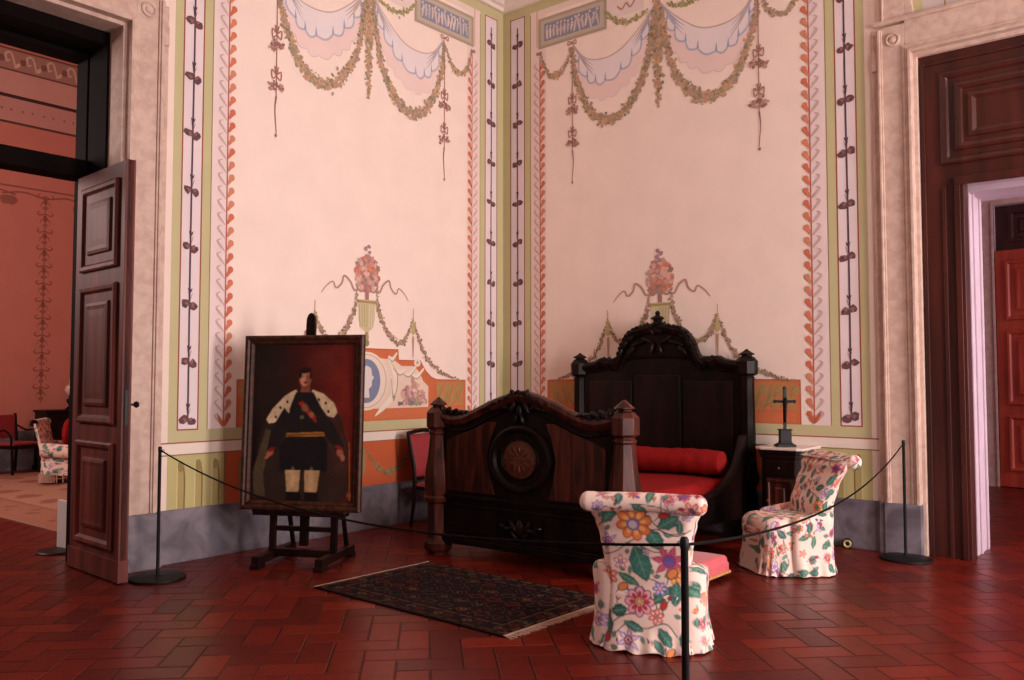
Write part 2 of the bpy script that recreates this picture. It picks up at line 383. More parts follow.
    # pedestal ball, urn with bouquet
    M.blob(A,1.89,.035,.04,(150,140,90),0,3,10,.05)
    M.poly([(A-.03,1.93),(A+.03,1.93),(A+.02,2.0),(A-.02,2.0)],(170,150,100),3)
    U=[(-.02,2.0),(-.075,2.04),(-.105,2.12),(-.115,2.30),(-.125,2.305),(-.125,2.33),(.125,2.33),(.125,2.305),(.115,2.30),(.105,2.12),(.075,2.04),(.02,2.0)]
    M.poly([(A+a,b) for a,b in U],(206,190,150),3)
    for k in range(-3,4): M.stroke([(A+k*.03,2.05),(A+k*.034,2.28)],.008,(224,210,180) if k<0 else (176,158,116),3.5,False)
    M.rect(A-.125,A+.125,2.295,2.32,(170,146,100),3.8); M.stroke([(A,2.33),(A,2.55)],.05,(176,120,116),3,False)
    for _ in range(170):
        a=random.random()*2*pi; r=.17*random.random()**.5; M.blob(A+r*cos(a)*.92,2.60+r*sin(a)*1.05,.028,.026,random.choice([(206,150,140),(224,176,160),(186,124,116),(214,130,96),(176,140,130),(198,164,150),(160,128,116)]),a,4+random.random()*2,7,.3)
    for (dx,dz) in ((0,.20),(-.03,.24),(.02,.27),(-.02,.30)): M.blob(A+dx,2.6+dz-.02,.025,.025,(172,136,140),0,6,7,.3)
    for s_ in (-1,1):
        M.stroke([(A+s_*.1,2.43),(A+s_*.17,2.42),(A+s_*.22,2.50),(A+s_*.30,2.55),(A+s_*.33,2.47),(A+s_*.40,2.42),(A+s_*.44,2.48),(A+s_*.52,2.43),(A+s_*.58,2.36)],[.02,.022,.02,.014,.008],(186,142,130),4)
        M.stroke([(A+s_*.02,2.46),(A+s_*.09,2.41),(A+s_*.15,2.48)],.018,(178,136,112),4)
        M.garland([(A+s_*.13,2.46),(A+s_*.16,2.24),(A+s_*.27,2.02),(A+s_*.42,1.90),(A+s_*.56,1.97),(A+s_*.655,2.18)],[.02,.045,.055,.06,.045,.015],GARP+[(160,150,104)],size=.018)
        M.garland([(A+s_*.655,2.18),(A+s_*.73,1.98),(A+s_*.86,1.76),(A+s_*1.02,1.64),(A+s_*1.2,1.56),(A+s_*1.43,1.50)],[.015,.04,.05,.05,.035,.02],GARP+[(160,150,104)],size=.016)
        M.poly([(A+s_*.655,2.20),(A+s_*.625,2.02),(A+s_*.655,1.99),(A+s_*.685,2.02)],(196,176,120),5)
        M.stroke([(A+s_*.655,1.98),(A+s_*.655,1.74)],[.03,.02,.036,.006],(196,150,120),5,False)
        M.stroke([(A+s_*.655,2.28),(A+s_*.655,2.18)],.007,(180,150,110),5,False)
    # ---- white rail and dado
    M.rect(0,4.36,.885,.985,(240,222,208),2); M.stroke([(0,.985),(4.36,.985)],.012,(170,96,84),2.6,False); M.stroke([(0,.885),(4.36,.885)],.010,(150,112,90),2.6,False)
    M.rect(0,3.77,.42,.88,(204,100,62),1.4); M.rect(3.77,4.30,.42,.88,(196,184,128),1.6); M.stroke([(3.77,.42),(3.77,.88)],.014,(140,120,84),2.4,False)
    for k in range(3):
        u=4.2-.16*k
        M.rect(u-.055,u+.01,.44,.82,(178,160,104),2); M.stroke([(u-.055,.44),(u-.055,.70),(u-.035,.80),(u-.012,.83)],.014,(140,116,72),2.6); M.stroke([(u+.01,.44),(u+.01,.82)],.010,(214,200,150),2.6,False)
        M.blob(u-.02,.79,.026,.05,(150,132,84),0,2.9,9,.1)
    for u in (3.60,2.9,2.2,1.5,.8):
        M.blob(u,.68,.035,.14,(156,134,92),0,3,12,.1)
        M.garland([(u-.04,.80),(u-.16,.64),(u-.35,.555),(u-.54,.64),(u-.66,.80)],[.02,.035,.045,.035,.02],[(146,124,86),(160,134,96),(130,110,80)],ly=3,size=.02)
    return M
# ================================================================ SETTING
T=.80          # wall thickness
PL=lin(CREAM)
def fl(u,z,o): return (-u,-o,z)
def fr(u,z,o): return (-o,-u,z)
DOP=4.71; DW=2.5; DZ=4.38     # door openings start, width, head height (left wall)
def wall(name,fn,door_z,seedv,x1):
    random.seed(seedv)
    b=MB().mat(M_plaster)
    def bx(u0,u1,z0,z1):
        p=fn(u0,z0,0);q=fn(u1,z1,-T); b.box(p,q,PL)
    bx(0,DOP,0,7.0); bx(DOP,DOP+DW,door_z,7.0); bx(DOP+DW,x1,0,7.0)
    mural(fn,True).into(b)
    M=Mural(fn)   # painted field over the door
    for a,c in ((4.70,4.80),): M.rect(a,c,4.66,6.0,OLIVE,1)
    M.rect(4.80,DOP+DW,4.66,6.0,(214,200,196),1); M.stroke([(4.98,4.66),(4.98,6.0)],.012,(170,140,90),2,False)
    M.into(b)
    return struct(b.build(name,parent=None,smooth=False))
wall('wall_left',fl,DZ,3,10.5)
wall('wall_right',fr,DZ,4,10.0)
# corner infill behind both walls, far walls of this room (behind the camera) with window openings
b=MB().mat(M_cream); b.box((0,0,0),(T,T,7)); struct(b.build('wall_corner',smooth=False))
XW=-10.5; YS=-10.0
M_dimwall=mat('fill_cutting_wall_tone',(120,84,76),.9,noise=.1,nscale=5)  # dark tone picked to cut bounced fill from the unseen back walls
b=MB().mat(M_dimwall)
wins=[(-9.2,-7.6),(-6.0,-4.4),(-2.9,-1.3)]
xs=XW-.5
for a,c in wins:
    b.box((xs,YS-.5,0),(a,YS,7)); b.box((a,YS-.5,0),(c,YS,.5)); b.box((a,YS-.5,4.3),(c,YS,7)); xs=c
b.box((xs,YS-.5,0),(0+T,YS,7)); struct(b.build('wall_south',smooth=False))
b=MB().mat(M_dimwall)
b.box((XW-.5,YS,0),(XW,-7.4,7)); b.box((XW-.5,-7.4,0),(XW,-5.8,.5)); b.box((XW-.5,-7.4,4.3),(XW,-5.8,7)); b.box((XW-.5,-5.8,0),(XW,0,7))
struct(b.build('wall_west',smooth=False))
for i,(a,c) in enumerate(wins):
    w=MB().mat(M_white)
    y=YS-.3
    for x in (a,(a+c)/2-.03,c-.06): w.box((x,y,.5),(x+.06,y+.06,4.3))
    for z in (.5,1.7,2.9,4.24): w.box((a,y+.01,z),(c,y+.05,z+.06))
    struct(w.build('window_%d'%(i+1),smooth=False))
w=MB().mat(M_white); x=XW-.3
for yy in (-7.4,-6.63,-5.86): w.box((x,yy,.5),(x+.06,yy+.06,4.3))
for z in (.5,1.7,2.9,4.24): w.box((x+.01,-7.4,z),(x+.05,-5.8,z+.06))
struct(w.build('window_4',smooth=False))
# ceiling with a stepped plaster cornice
b=MB().mat(M_cream); b.box((XW-.5,YS-.5,7.0),(T,T,7.3)); struct(b.build('ceiling',smooth=False))
b=MB().mat(M_cream)
prof=[(0,6.04),(.05,6.04),(.05,6.09),(.09,6.10),(.16,6.17),(.20,6.26),(.20,6.30),(.25,6.30),(.30,6.38),(.36,6.52),(.50,6.68),(.72,6.80),(.72,6.86),(.78,6.86),(.78,7.0),(0,7.0)]
rings=[[(XW,-d,z) for d,z in prof],[(-d,-d,z) for d,z in prof],[(-d,YS,z) for d,z in prof]]
b.rings(rings,closed=True,caps=(True,True)); struct(b.build('trim_1',M_cream,angle=25))
# ---- floor: herringbone terracotta laid at 45 degrees
def lump(c,a): 
    k=1+random.uniform(-a,a); return tuple(max(0,v*k*(1+random.uniform(-a,a)*.25)) for v in c)
def floor_mesh(x0,x1,y0,y1):
    W=.178; G=.004; b=MB().mat(M_tile)
    b.box((x0,y0,-.2),(x1,y1,0),lin((22,8,7)))
    random.seed(11); c45=cos(pi/4); base=[lin((106,25,13)),lin((92,21,12)),lin((112,30,15)),lin((86,20,12)),lin((98,24,13))]
    R=int(16/W)
    def tile(cx0,cy0,w,h):
        mx,my=(cx0+w/2)*W,(cy0+h/2)*W
        X=mx*c45-my*c45-5; Y=mx*c45+my*c45-5
        if not(x0-.02<X<x1+.02 and y0-.02<Y<y1+.02): return
        g=G; ax,bx=cx0*W+g,(cx0+w)*W-g; ay,by=cy0*W+g,(cy0+h)*W-g; k=.004
        col=lump(random.choice(base),.14); dz=random.uniform(-.0004,.0004)
        def P(x,y,z): return (min(max(x*c45-y*c45-5,x0),x1),min(max(x*c45+y*c45-5,y0),y1),z)
        o=[P(ax,ay,.0004),P(bx,ay,.0004),P(bx,by,.0004),P(ax,by,.0004)]; t=[P(ax+k,ay+k,.0022+dz),P(bx-k,ay+k,.0022+dz),P(bx-k,by-k,.0022+dz),P(ax+k,by-k,.0022+dz)]
        b.add(o+t,[(4,5,6,7),(0,1,5,4),(1,2,6,5),(2,3,7,6),(3,0,4,7)],col)
    for y in range(-R,R):
        for x in range(-R,R):
            r=(x-y)%4
            if r==0: tile(x,y,2,1)
            if (x-2-(y+1))%4==0: tile(x,y,1,2)
    return b
struct(floor_mesh(XW-.5,6.2,YS-.5,9.3).build('floor',smooth=False))
# ---- skirting of grey marble
b=MB(); b.box((-DOP+.0,-.022,0),(0,.0,.44)); struct(b.build('baseboard_left',M_marble,smooth=False,bevel=.006))
b=MB(); b.box((-.022,-DOP,0),(0,-.022,.44)); struct(b.build('baseboard_right',M_marble,smooth=False,bevel=.006))
# ---- stone door casings (profiled jamb, head, roundel block, pilaster above)
def casing(name,fn,n):
    root=MB().mat(M_stone)
    def B(u0,u1,z0,z1,d0,d1): root.box(fn(u0,z0,d0),fn(u1,z1,d1))
    B(4.37,4.42,0,4.62,-.0,.03); B(4.42,4.47,0,4.64,0,.06); B(4.435,4.455,.44,4.64,.06,.075)
    B(4.47,4.655,0,4.66,0,.045)
    # inner roll mouldings, mitred round the opening
    H=DZ
    for off,w,d in ((.0,.026,.085),(.026,.02,.07),(.046,.03,.058)):
        B(DOP-off-w,DOP-off,0,H+off+w,0,d); B(DOP-off,DOP+DW,H+off,H+off+w-.0005,0,d-.0007)
    B(4.655,DOP+DW,H+.07,H+.30,0,.045); B(4.40,DOP+DW,H+.30,H+.335,0,.07)
    # jamb lining and soffit through the wall thickness
    B(DOP-.001,DOP+.03,0,H,-T+.001,-.001); B(DOP+.0295,DOP+DW,H-.03,H+.001,-T+.002,-.002)
    # pilaster continuing upward and small side bracket
    B(4.45,4.66,H+.335,6.04,0,.05); B(4.47,4.485,H+.335,6.04,.05,.07)
    B(4.375,4.42,4.28,4.44,.03,.05)
    # scroll ear
    root.prism([(4.66,H+.335),(4.74,H+.335),(4.72,H+.45),(4.70,H+.7),(4.69,H+1.0),(4.66,H+1.0)],lambda a,c,t: fn(a,c,t),0,.05)
    o=struct(root.build(name,smooth=False,bevel=.004))
    # roundel
    r=MB(); c=fn(4.56,H+.15,0); prof=[(.062,.045),(.062,.058),(.05,.062),(.042,.05),(.030,.05),(.026,.062),(.012,.068),(.001,.069)]
    rs=[]
    for rad,d in prof:
        rs.append([fn(4.56+rad*cos(2*pi*k/24),H+.15+rad*sin(2*pi*k/24),d) for k in range(24)])
    r.rings(rs); rr=r.build('roundel',M_stone,o)
    m=MB(); 
    for q in ((4.372,4.42,.032),(4.42,4.715,.05)): m.box(fn(q[0],0,0),fn(q[1],.44,q[2]+.04))
    m.build('plinth',M_marble,o,smooth=False,bevel=.004)
    return o
casing('trim_2',fl,1); casing('trim_3',fr,2)
# ---- left doorway: dark wooden frame with transom
b=MB().mat(M_framewood)
def L3(u0,u1,y0,y1,z0,z1): b.box((-u0,y0,z0),(-u1,y1,z1))
L3(DOP+.03,DOP+.05,.22,.54,0,DZ-.031); L3(DOP+.051,DOP+DW,.221,.539,4.24,DZ-.032); L3(DOP+.03,DOP+.06,.55,.75,0,DZ-.03); L3(DOP+DW-.17,DOP+DW,.55,.75,0,DZ-.03); L3(DOP+.061,DOP+DW-.171,.551,.749,4.20,DZ-.034); L3(DOP+.061,DOP+DW-.171,.541,.76,3.19,3.34)
struct(b.build('trim_4',smooth=False,bevel=.006))
# ---- right doorway: panelled wooden screen with coffered overdoor
b=MB().mat(M_oxwood)
def R3(u0,u1,x0,x1,z0,z1): b.box((x0,-u0,z0),(x1,-u1,z1))
R3(DOP,DOP+.36,.05,.12,0,3.20); R3(DOP,DOP+DW,.051,.12,3.20,DZ-.02); R3(DOP+.05,DOP+.075,.035,.0495,0,4.28); R3(DOP+.076,DOP+DW,.036,.0495,4.255,4.28)
R3(DOP+.20,DOP+.23,.036,.049,0,3.165); R3(DOP+.30,DOP+.345,.02,.0495,0,3.169); R3(DOP+.345,DOP+.37,.035,.20,0,3.20)
R3(DOP+.299,DOP+DW,.019,.0485,3.17,3.24)
fn=lambda u,z,h:(.05-h,-u,z)
b.panel(DOP+.20,DOP+DW-.2,3.36,4.17,[(0,0),(.0,.02),(.02,.028),(.05,.022),(.065,.004),(.11,.004),(.115,.02),(.14,.028),(.17,.02),(.175,.003),(.215,.003),(.22,.022),(.25,.026),(.28,.008),(.30,.008)],fn)
struct(b.build('trim_5',smooth=False,bevel=.004))
b=MB().mat(M_lilac)   # pale reveal behind the wooden screen
b.box((.30,-DOP-.36,0),(.80,-DOP-.30,3.149)); b.box((.301,-DOP-.3,3.15),(.799,-DOP-DW,3.35)); b.box((.40,-DOP-.375,0),(.44,-DOP-.36,3.15)); b.box((.66,-DOP-.375,0),(.70,-DOP-.36,3.15))
b.box((.12,-DOP-.35,3.201),(.299,-DOP-DW,3.355))
struct(b.build('trim_6',smooth=False,bevel=.004))
b=MB().mat(M_lilac); b.box((.78,-DOP-.31,0),(.8,-DOP,DZ)); b.box((.78,-DOP,3.3),(.80,-DOP-DW,DZ)); struct(b.build('wall_reveal',smooth=False))
# ---- east room beyond the right doorway
EX=5.93
b=MB().mat(M_lilac)
b.box((EX,-4.28,0),(EX+.3,0,6)); b.box((EX,-7.2,4.03),(EX+.3,-4.28,6)); b.box((EX,-10.5,0),(EX+.3,-7.2,6)); b.box((T,-1.2,0),(EX,-1.0,6)); 
b.box((T,-10.5,0),(1.6,-10,6)); b.box((1.6,-10.5,0),(4.6,-10,.4)); b.box((1.6,-10.5,4.4),(4.6,-10,6)); b.box((4.6,-10.5,0),(EX,-10,6))
struct(b.build('wall_east',smooth=False))
b=MB().mat(M_lilac); b.box((T,-10.5,5.6),(EX+.3,-1,5.8)); struct(b.build('ceiling',smooth=False))
b=MB().mat(M_marble); b.box((EX-.02,-4.05,0),(EX,-1.2,.5)); struct(b.build('baseboard_east',smooth=False))
b=MB().mat(M_stone); b.box((EX-.05,-4.28,0),(EX,-4.06,4.25)); b.box((EX-.05,-7.2,4.03),(EX,-4.28,4.25)); b.box((EX-.07,-4.28,0),(EX,-4.25,4.06)); b.box((EX-.09,-7.3,4.25),(EX,-4.0,4.30))
struct(b.build('trim_7',smooth=False,bevel=.004))
b=MB().mat(M_oxwood); b.box((EX+.1,-7.2,0),(EX+.2,-4.28,4.03)); b.panel(4.45,5.6,3.5,3.95,[(0,0),(0,.03),(.04,.03),(.06,.005),(.12,.005),(.14,.03),(.2,.03)],lambda u,z,h:(EX+.1-h,-u,z)); struct(b.build('trim_8',smooth=False))
# ---- north room beyond the left doorway
NY=8.95; PINK=lin((196,120,104)); 
def fnN(u,z,o): return (-u,NY-o,z)
random.seed(5)
M=Mural(fnN)
OR=(170,112,92); DK=(120,78,66)
M.rect(-2,9,6.30,6.36,(70,46,44),1); M.rect(-2,9,5.86,5.90,(90,60,56),1); M.rect(-2,9,5.90,6.30,(196,140,130),.8); M.rect(-2,9,6.36,6.78,(204,150,138),.8)
M.rect(-2,9,6.78,7.12,(170,126,112),.8); M.rect(-2,9,6.76,6.79,(110,76,70),1.2); M.rect(-2,9,7.12,7.15,(110,76,70),1.2)
u=.9
while u<4.2:   # carved-looking scroll frieze
    M.stroke([(u,6.82),(u+.07,7.06),(u+.16,7.04),(u+.14,6.92),(u+.09,6.95)],[.03,.04,.02],(208,176,156),2); M.blob(u+.22,6.95,.05,.06,(128,92,84),0,1.6); M.blob(u+.30,6.88,.03,.05,(214,180,160),.5,2.2)
    M.blob(u+.05,6.1+.0,.02,.02,(150,100,90),0,2); M.blob(u+.2,6.1,.02,.02,(150,100,90),0,2); u+=.34
for c in (1.55,3.3):  # painted medallion under the frieze
    M.blob(c,5.25,.17,.15,(120,76,64),0,1.5,16,.05); M.blob(c,5.25,.12,.10,(164,104,84),0,2,16,.05)
    for k in range(26): M.blob(c+random.gauss(0,.22),5.25+random.gauss(0,.12),.03,.02,(128,84,68),random.random()*3,1.8,7,.3)
M.stroke([(0.5,4.80),(4.5,4.80)],.03,(140,90,76),1.5,False)
for c in (1.72,2.9):   # candelabra grotesque column
    z=4.72
    M.stroke([(c-.7,4.66),(c-.35,4.72),(c,4.66),(c+.35,4.72),(c+.7,4.66)],.025,(140,84,70),2)
    for s_ in (-1,1): M.blob(c+s_*.55,4.56,.10,.08,(150,92,76),0,1.5,12,.1)
    while z>1.3:
        for s_ in (-1,1):
            M.stroke([(c,z-.02),(c+s_*.09,z-.05),(c+s_*.13,z-.01),(c+s_*.08,z+.02)],[.02,.025,.008],(146,84,70),2,True,3)
            M.stroke([(c,z-.16),(c+s_*.05,z-.12),(c+s_*.09,z-.2)],[.02,.02,.008],(150,90,74),2,True,3)
        M.blob(c,z-.1,.035,.06,(140,80,66),0,2.2,8,.2); M.blob(c,z-.22,.05,.035,(156,94,78),0,2.2,8,.2); M.stroke([(c,z),(c,z-.3)],.016,(140,84,70),1.8,False); z-=.30
b=MB().mat(M_plaster); b.box((XW,NY,0),(3,NY+.3,8.2),PINK); M.into(b)
struct(b.build('wall_north',smooth=False))
b=MB().mat(M_plaster); b.box((2.5,T,0),(2.8,NY,8.2),PINK); b.box((XW-.3,T,0),(XW,NY,8.2),PINK); b.box((XW,T,8.0),(2.8,NY,8.2),lin((220,180,168))); b.box((XW,T-.02,7.0),(2.8,T,8.2),PINK); struct(b.build('wall_far_room',smooth=False))
b=MB().mat(M_marble); b.box((XW,NY-.02,0),(2.5,NY,.66)); struct(b.build('baseboard_north',mat('dark_marble',(70,62,66),.5,noise=.2,nscale=6),smooth=False))
# ---- door leaves
def leaf(name,w,h,t,wood,panels,handle):
    b=MB().mat(wood); b.box((0,0,0),(w,t,h)); b.box((-.004,-.014,0),(w+.004,t+.014,.16)); b.box((w-.03,-.012,.16),(w,t+.012,h))
    for sgn,y in ((1,0),(-1,t)):
        f=lambda x,z,hh,y=y,sgn=sgn:(x,y-sgn*hh,z)
        for z0,z1 in panels:
            b.panel(.13,w-.13,z0,z1,[(0,0),(0,.022),(.015,.03),(.04,.026),(.06,.004),(.13,.004),(.135,.02),(.16,.026),(.19,.022),(.24,.024)],f)
    o=struct(b.build(name,smooth=False,bevel=.003))
    return o
o=leaf('door_1',.95,3.16,.05,M_doorwood,[(.22,1.02),(1.16,2.24),(2.36,3.04)],True)
o.location=(-4.83,.54,.012); o.rotation_euler=(0,0,radians(-93))
k=MB(); k.box((.9535,.012,1.16),(.9565,.038,1.42)); k.build('lock_plate',M_black,o,smooth=False)
k=MB(); k.lathe((.91,.062,1.31),[(.009,0),(.009,.035),(.02,.042),(.026,.056),(.02,.070),(.004,.074)],14,axis='y'); k.build('door_knob',M_black,o)
o=leaf('door_2',1.0,3.35,.05,M_redwood,[(.22,1.0),(1.15,2.2),(2.35,3.2)],True)
o.location=(EX-.05,-4.29,.012); o.rotation_euler=(0,0,radians(-100))
# ================================================================ BARRIER
def stanchion(x,y,h,label):
    t=thing('barrier_stanchion',label,'stanchion',(x,y,0),group='rope barrier posts')
    b=MB(); b.lathe((0,0,0),[(.195,0),(.205,.006),(.205,.018),(.19,.024),(.04,.03),(.02,.036)],36); b.build('base',M_black,t)
    b=MB(); b.lathe((0,0,.03),[(.0125,0),(.0125,h-.07),(.0145,h-.065),(.0145,h-.038),(.010,h-.030)],16); b.build('post',M_black,t)
    b=MB(); b.tube([(.0,0,h-.045),(.024,0,h-.045),(.034,0,h-.036),(.03,0,h-.026),(.016,0,h-.028)],.003,6); b.build('hook',M_black,t)
    return t
SL=(-4.60,-.44); SM=(-5.47,-5.35); SR=(-.25,-4.63)
stanchion(*SL,1.0,'black barrier post on a disc base beside the open left door')
stanchion(*SR,1.0,'black barrier post on a disc base in front of the right doorway casing')
stanchion(*SM,1.0,'black barrier post nearest the camera, in front of the floral chair back')
def rope(a,c,sag,label):
    P=[]
    for i in range(41):
        t=i/40; P.append((a[0]+(c[0]-a[0])*t,a[1]+(c[1]-a[1])*t,.972-4*sag*t*(1-t)))
    tag(MB().tube(P,.0055,6).build('rope',M_rope),label,'rope','rope barrier cords')
def toward(a,c,d): L=math.hypot(c[0]-a[0],c[1]-a[1]); return (a[0]+(c[0]-a[0])*d/L,a[1]+(c[1]-a[1])*d/L)
rope(toward(SL,SM,.02),toward(SM,SL,.02),.185,'thin dark cord sagging from the left post past the bed to the nearest post')
rope(toward(SM,SR,.02),toward(SR,SM,.02),.165,'thin dark cord sagging across the small armchair to the right-hand post')
# ================================================================ BED
BYC=-2.29; HB=.955
BR=.034; BL=(-1.64+1.64*cos(BR)+BYC*sin(BR),BYC+1.64*sin(BR)-BYC*cos(BR),0)   # the bed stands slightly askew to the wall
bed=thing('bed','large carved dark rosewood bed with arched headboard and footboard','bed',(0,0,0))
def foliage(mb,cx,cy,cz,items,S=1.0,nx=1):
    # items: (dy,dz,len,wid,angle) leaves carved in relief on a plane x=const
    for dy,dz,L,W,a in items:
        c=np.array((cx,cy+dy*S,cz+dz*S)); R=np.array([[1,0,0],[0,cos(a),-sin(a)],[0,sin(a),cos(a)]])
        mb.ell(c,(.028,L/2*S,W/2*S),8,6,R)
def post_profile(h):
    # octagonal turned post of the footboard
    return [(.10,.0),(.10,.02),(.13,.05),(.135,.10),(.11,.14),(.105,.16),(.105,.44),(.13,.46),(.135,.49),(.125,.51),(.13,.55),(.135,.62),(.125,.72),(.100,.86),(.086,1.0),(.085,1.03),(.10,1.045),(.10,1.06),(.085,1.07),(.085,1.08),(.122,1.10),(.122,1.225),(.085,1.265),(.06,1.275),(.058,1.285),(.088,1.292),(.086,1.300),(.045,1.33),(.018,1.352),(.004,1.36)]
fx=-2.52
fb_prof=[(-.98,1.215),(-.86,1.215),(-.80,1.20),(-.72,1.19),(-.62,1.20),(-.50,1.24),(-.36,1.30),(-.22,1.35),(-.10,1.385),(0,1.40)]
fbp=fb_prof+[(-a,z) for a,z in fb_prof[-2::-1]]
fbs=[tuple(p) for p in spline(fbp,4)]
b=MB().mat(M_bedwood)
out=fbs+[(.98,.14),(-.98,.14)]
b.prism(out,lambda a,z,t:(fx+t,BYC+a,z),-.02,.035)
footboard=b.build('footboard',M_bedwood,bed,angle=30,bevel=.004)
# cresting rail that follows the arch
b=MB(); rs=[]
for a,z in fbs:
    rs.append([(fx+dx,BYC+a,z+dz) for dx,dz in ((-.045,-.07),(-.06,-.045),(-.065,-.02),(-.05,.01),(-.02,.022),(.02,.022),(.05,.01),(.06,-.02),(.045,-.07))])
b.rings(rs); b.build('top_rail',M_veneer,footboard)
b=MB(); rs=[]
for a,z in fbs:
    rs.append([(fx+dx,BYC+a*.93,z-.10+dz) for dx,dz in ((-.02,-.028),(-.035,-.022),(-.04,-.012),(-.03,0),(-.02,0))])
b.rings(rs)
for z,d,w in ((.515,.05,.03),(.485,.035,.025),(.445,.045,.018),(.175,.04,.03),(.14,.05,.05)):
    b.box((fx-d,BYC-.9,z-w/2),(fx,BYC+.9,z+w/2))
b.build('moulding',M_bedwood,footboard,bevel=.004)
# veneered side fields
for s_ in (-1,1):
    b=MB(); o_=[(.27,.56),(.80,.56),(.80,.98),(.72,1.02),(.60,1.06),(.48,1.10),(.34,1.16),(.25,1.16),(.31,1.02),(.345,.87),(.32,.72)]
    b.prism([(s_*a,z) for a,z in o_],lambda a,z,t:(fx+t,BYC+a,z),-.030,-.02); b.build('veneer_panel',M_veneer,footboard,smooth=False,bevel=.004)
    b=MB(); b.prism([(s_*a,z) for a,z in [(.24,.21),(.86,.21),(.86,.41),(.24,.41)]],lambda a,z,t:(fx+t,BYC+a,z),-.032,-.02); b.build('lower_panel',M_bedwood,footboard,smooth=False,bevel=.004)
# medallion
b=MB(); rs=[]
cz=.865
for rad,d in ((1.0,.02),(1.0,.05),(.93,.062),(.84,.058),(.78,.036),(.62,.036),(.60,.05),(.57,.052),(.55,.036)):
    rs.append([(fx-d,BYC+.31*rad*cos(2*pi*k/40),cz+.275*rad*sin(2*pi*k/40)) for k in range(40)])
b.rings(rs); med=b.build('medallion',M_bedwood,footboard)
b=MB(); b.rings([[(fx-d,BYC+.31*rad*cos(2*pi*k/40),cz+.275*rad*sin(2*pi*k/40)) for k in range(40)] for rad,d in ((.555,.03),(.555,.041),(.50,.045),(.01,.052))])
for k in range(12):
    a=2*pi*k/12; R=np.array([[1,0,0],[0,cos(a),-sin(a)],[0,sin(a),cos(a)]])
    b.ell((fx-.05,BYC+.085*cos(a),cz+.08*sin(a)),(.006,.045,.011),8,5,R)
b.build('inlaid_rosette',M_inlay,footboard)
# carving: crest and shoulder leaves, shell below
b=MB(); random.seed(21)
it=[(0,-.02,.12,.07,pi/2),(0,-.13,.12,.06,pi/2)]
for s_ in (-1,1):
    it+=[(s_*.06,.0,.12,.05,pi/2-s_*.6),(s_*.12,-.02,.13,.05,-s_*.5),(s_*.19,-.045,.14,.05,-s_*.35),(s_*.27,-.07,.15,.045,-s_*.45),(s_*.34,-.115,.10,.04,-s_*.6),(s_*.07,-.10,.12,.05,pi/2+s_*.5),(s_*.14,-.10,.10,.04,s_*.4),(s_*.03,-.19,.1,.035,pi/2+s_*.3),(s_*.2,-.11,.1,.035,-s_*.2)]
for s_ in (-1,1):
    for k in range(7): it.append((s_*(.03+.055*k),.018-.020*k-.004*k*(k>3),.075,.035,-s_*.3+(.5 if k%2 else -.4)))
foliage(b,fx-.04,BYC,1.385,it); b.build('crest_carving',M_darkwood,footboard); b=MB()
for s_ in (-1,1):
    it=[]
    for k in range(9): it.append((s_*(.56+.036*k),-.185+.003*k+.012*(-1)**k,.085,.045,s_*(.5-.25*k)))
    it.append((s_*.84,-.19,.12,.08,0))
    b=MB(); foliage(b,fx-.03,BYC,1.40,it); b.build('shoulder_carving',M_darkwood,footboard)
b=MB()
it=[(0,0,.14,.09,pi/2)]
for s_ in (-1,1): it+=[(s_*.06,.01,.13,.05,pi/2-s_*.7),(s_*.11,-.01,.14,.045,-s_*.2),(s_*.17,.01,.1,.035,s_*.3),(s_*.06,-.05,.1,.04,s_*.8)]
foliage(b,fx-.04,BYC,.31,it)
b.build('carving',M_darkwood,footboard)
for s_ in (-1,1):
    p=MB(); p.lathe((fx,BYC-.015+s_*.935,0),[(r_*(.92 if z_>1.03 else .97),z_) for r_,z_ in post_profile(0)],8,pi/8); p.build('post',M_veneer,footboard,angle=20,bevel=.003)
# headboard
hx=-.17
hp=[(-.96,1.66),(-.84,1.68),(-.74,1.70),(-.66,1.735),(-.60,1.71),(-.55,1.72),(-.51,1.70),(-.46,1.76),(-.42,1.86),(-.38,1.93),(-.32,2.00),(-.25,2.035),(-.17,2.05),(-.10,2.07),(0,2.09)]
hpp=hp+[(-a,z) for a,z in hp[-2::-1]]; hs=[tuple(p) for p in spline(hpp,4)]
b=MB(); b.prism(hs+[(.96,.22),(-.96,.22)],lambda a,z,t:(hx+t,BYC+a,z),-.025,.04); head=b.build('headboard',M_bedwood,bed,bevel=.004)
b=MB(); rs=[]
for a,z in hs: rs.append([(hx+dx,BYC+a,z+dz) for dx,dz in ((-.05,-.08),(-.075,-.05),(-.08,-.02),(-.06,.012),(-.02,.02),(.03,.02),(.05,-.01),(.05,-.08))])
b.rings(rs)
rs=[]
for a,z in hs: rs.append([(hx+dx,BYC+a*.92,min(z,1.9)*.4+.93+(z-1.6)*.15+dz) for dx,dz in ((-.02,-.03),(-.045,-.02),(-.05,-.005),(-.035,.01),(-.02,.01))])
b.rings(rs)
b.build('cornice',M_bedwood,head)
b=MB(); b.box((hx-.04,BYC-.82,.75),(hx-.02,BYC-.30,1.50)); b.box((hx-.04,BYC-.26,.75),(hx-.02,BYC+.26,1.56)); b.box((hx-.04,BYC+.30,.75),(hx-.02,BYC+.82,1.50)); b.build('field_panel',M_darkwood,head,smooth=False,bevel=.008)
b=MB(); it=[(0,.0,.16,.09,pi/2)]
random.seed(9)
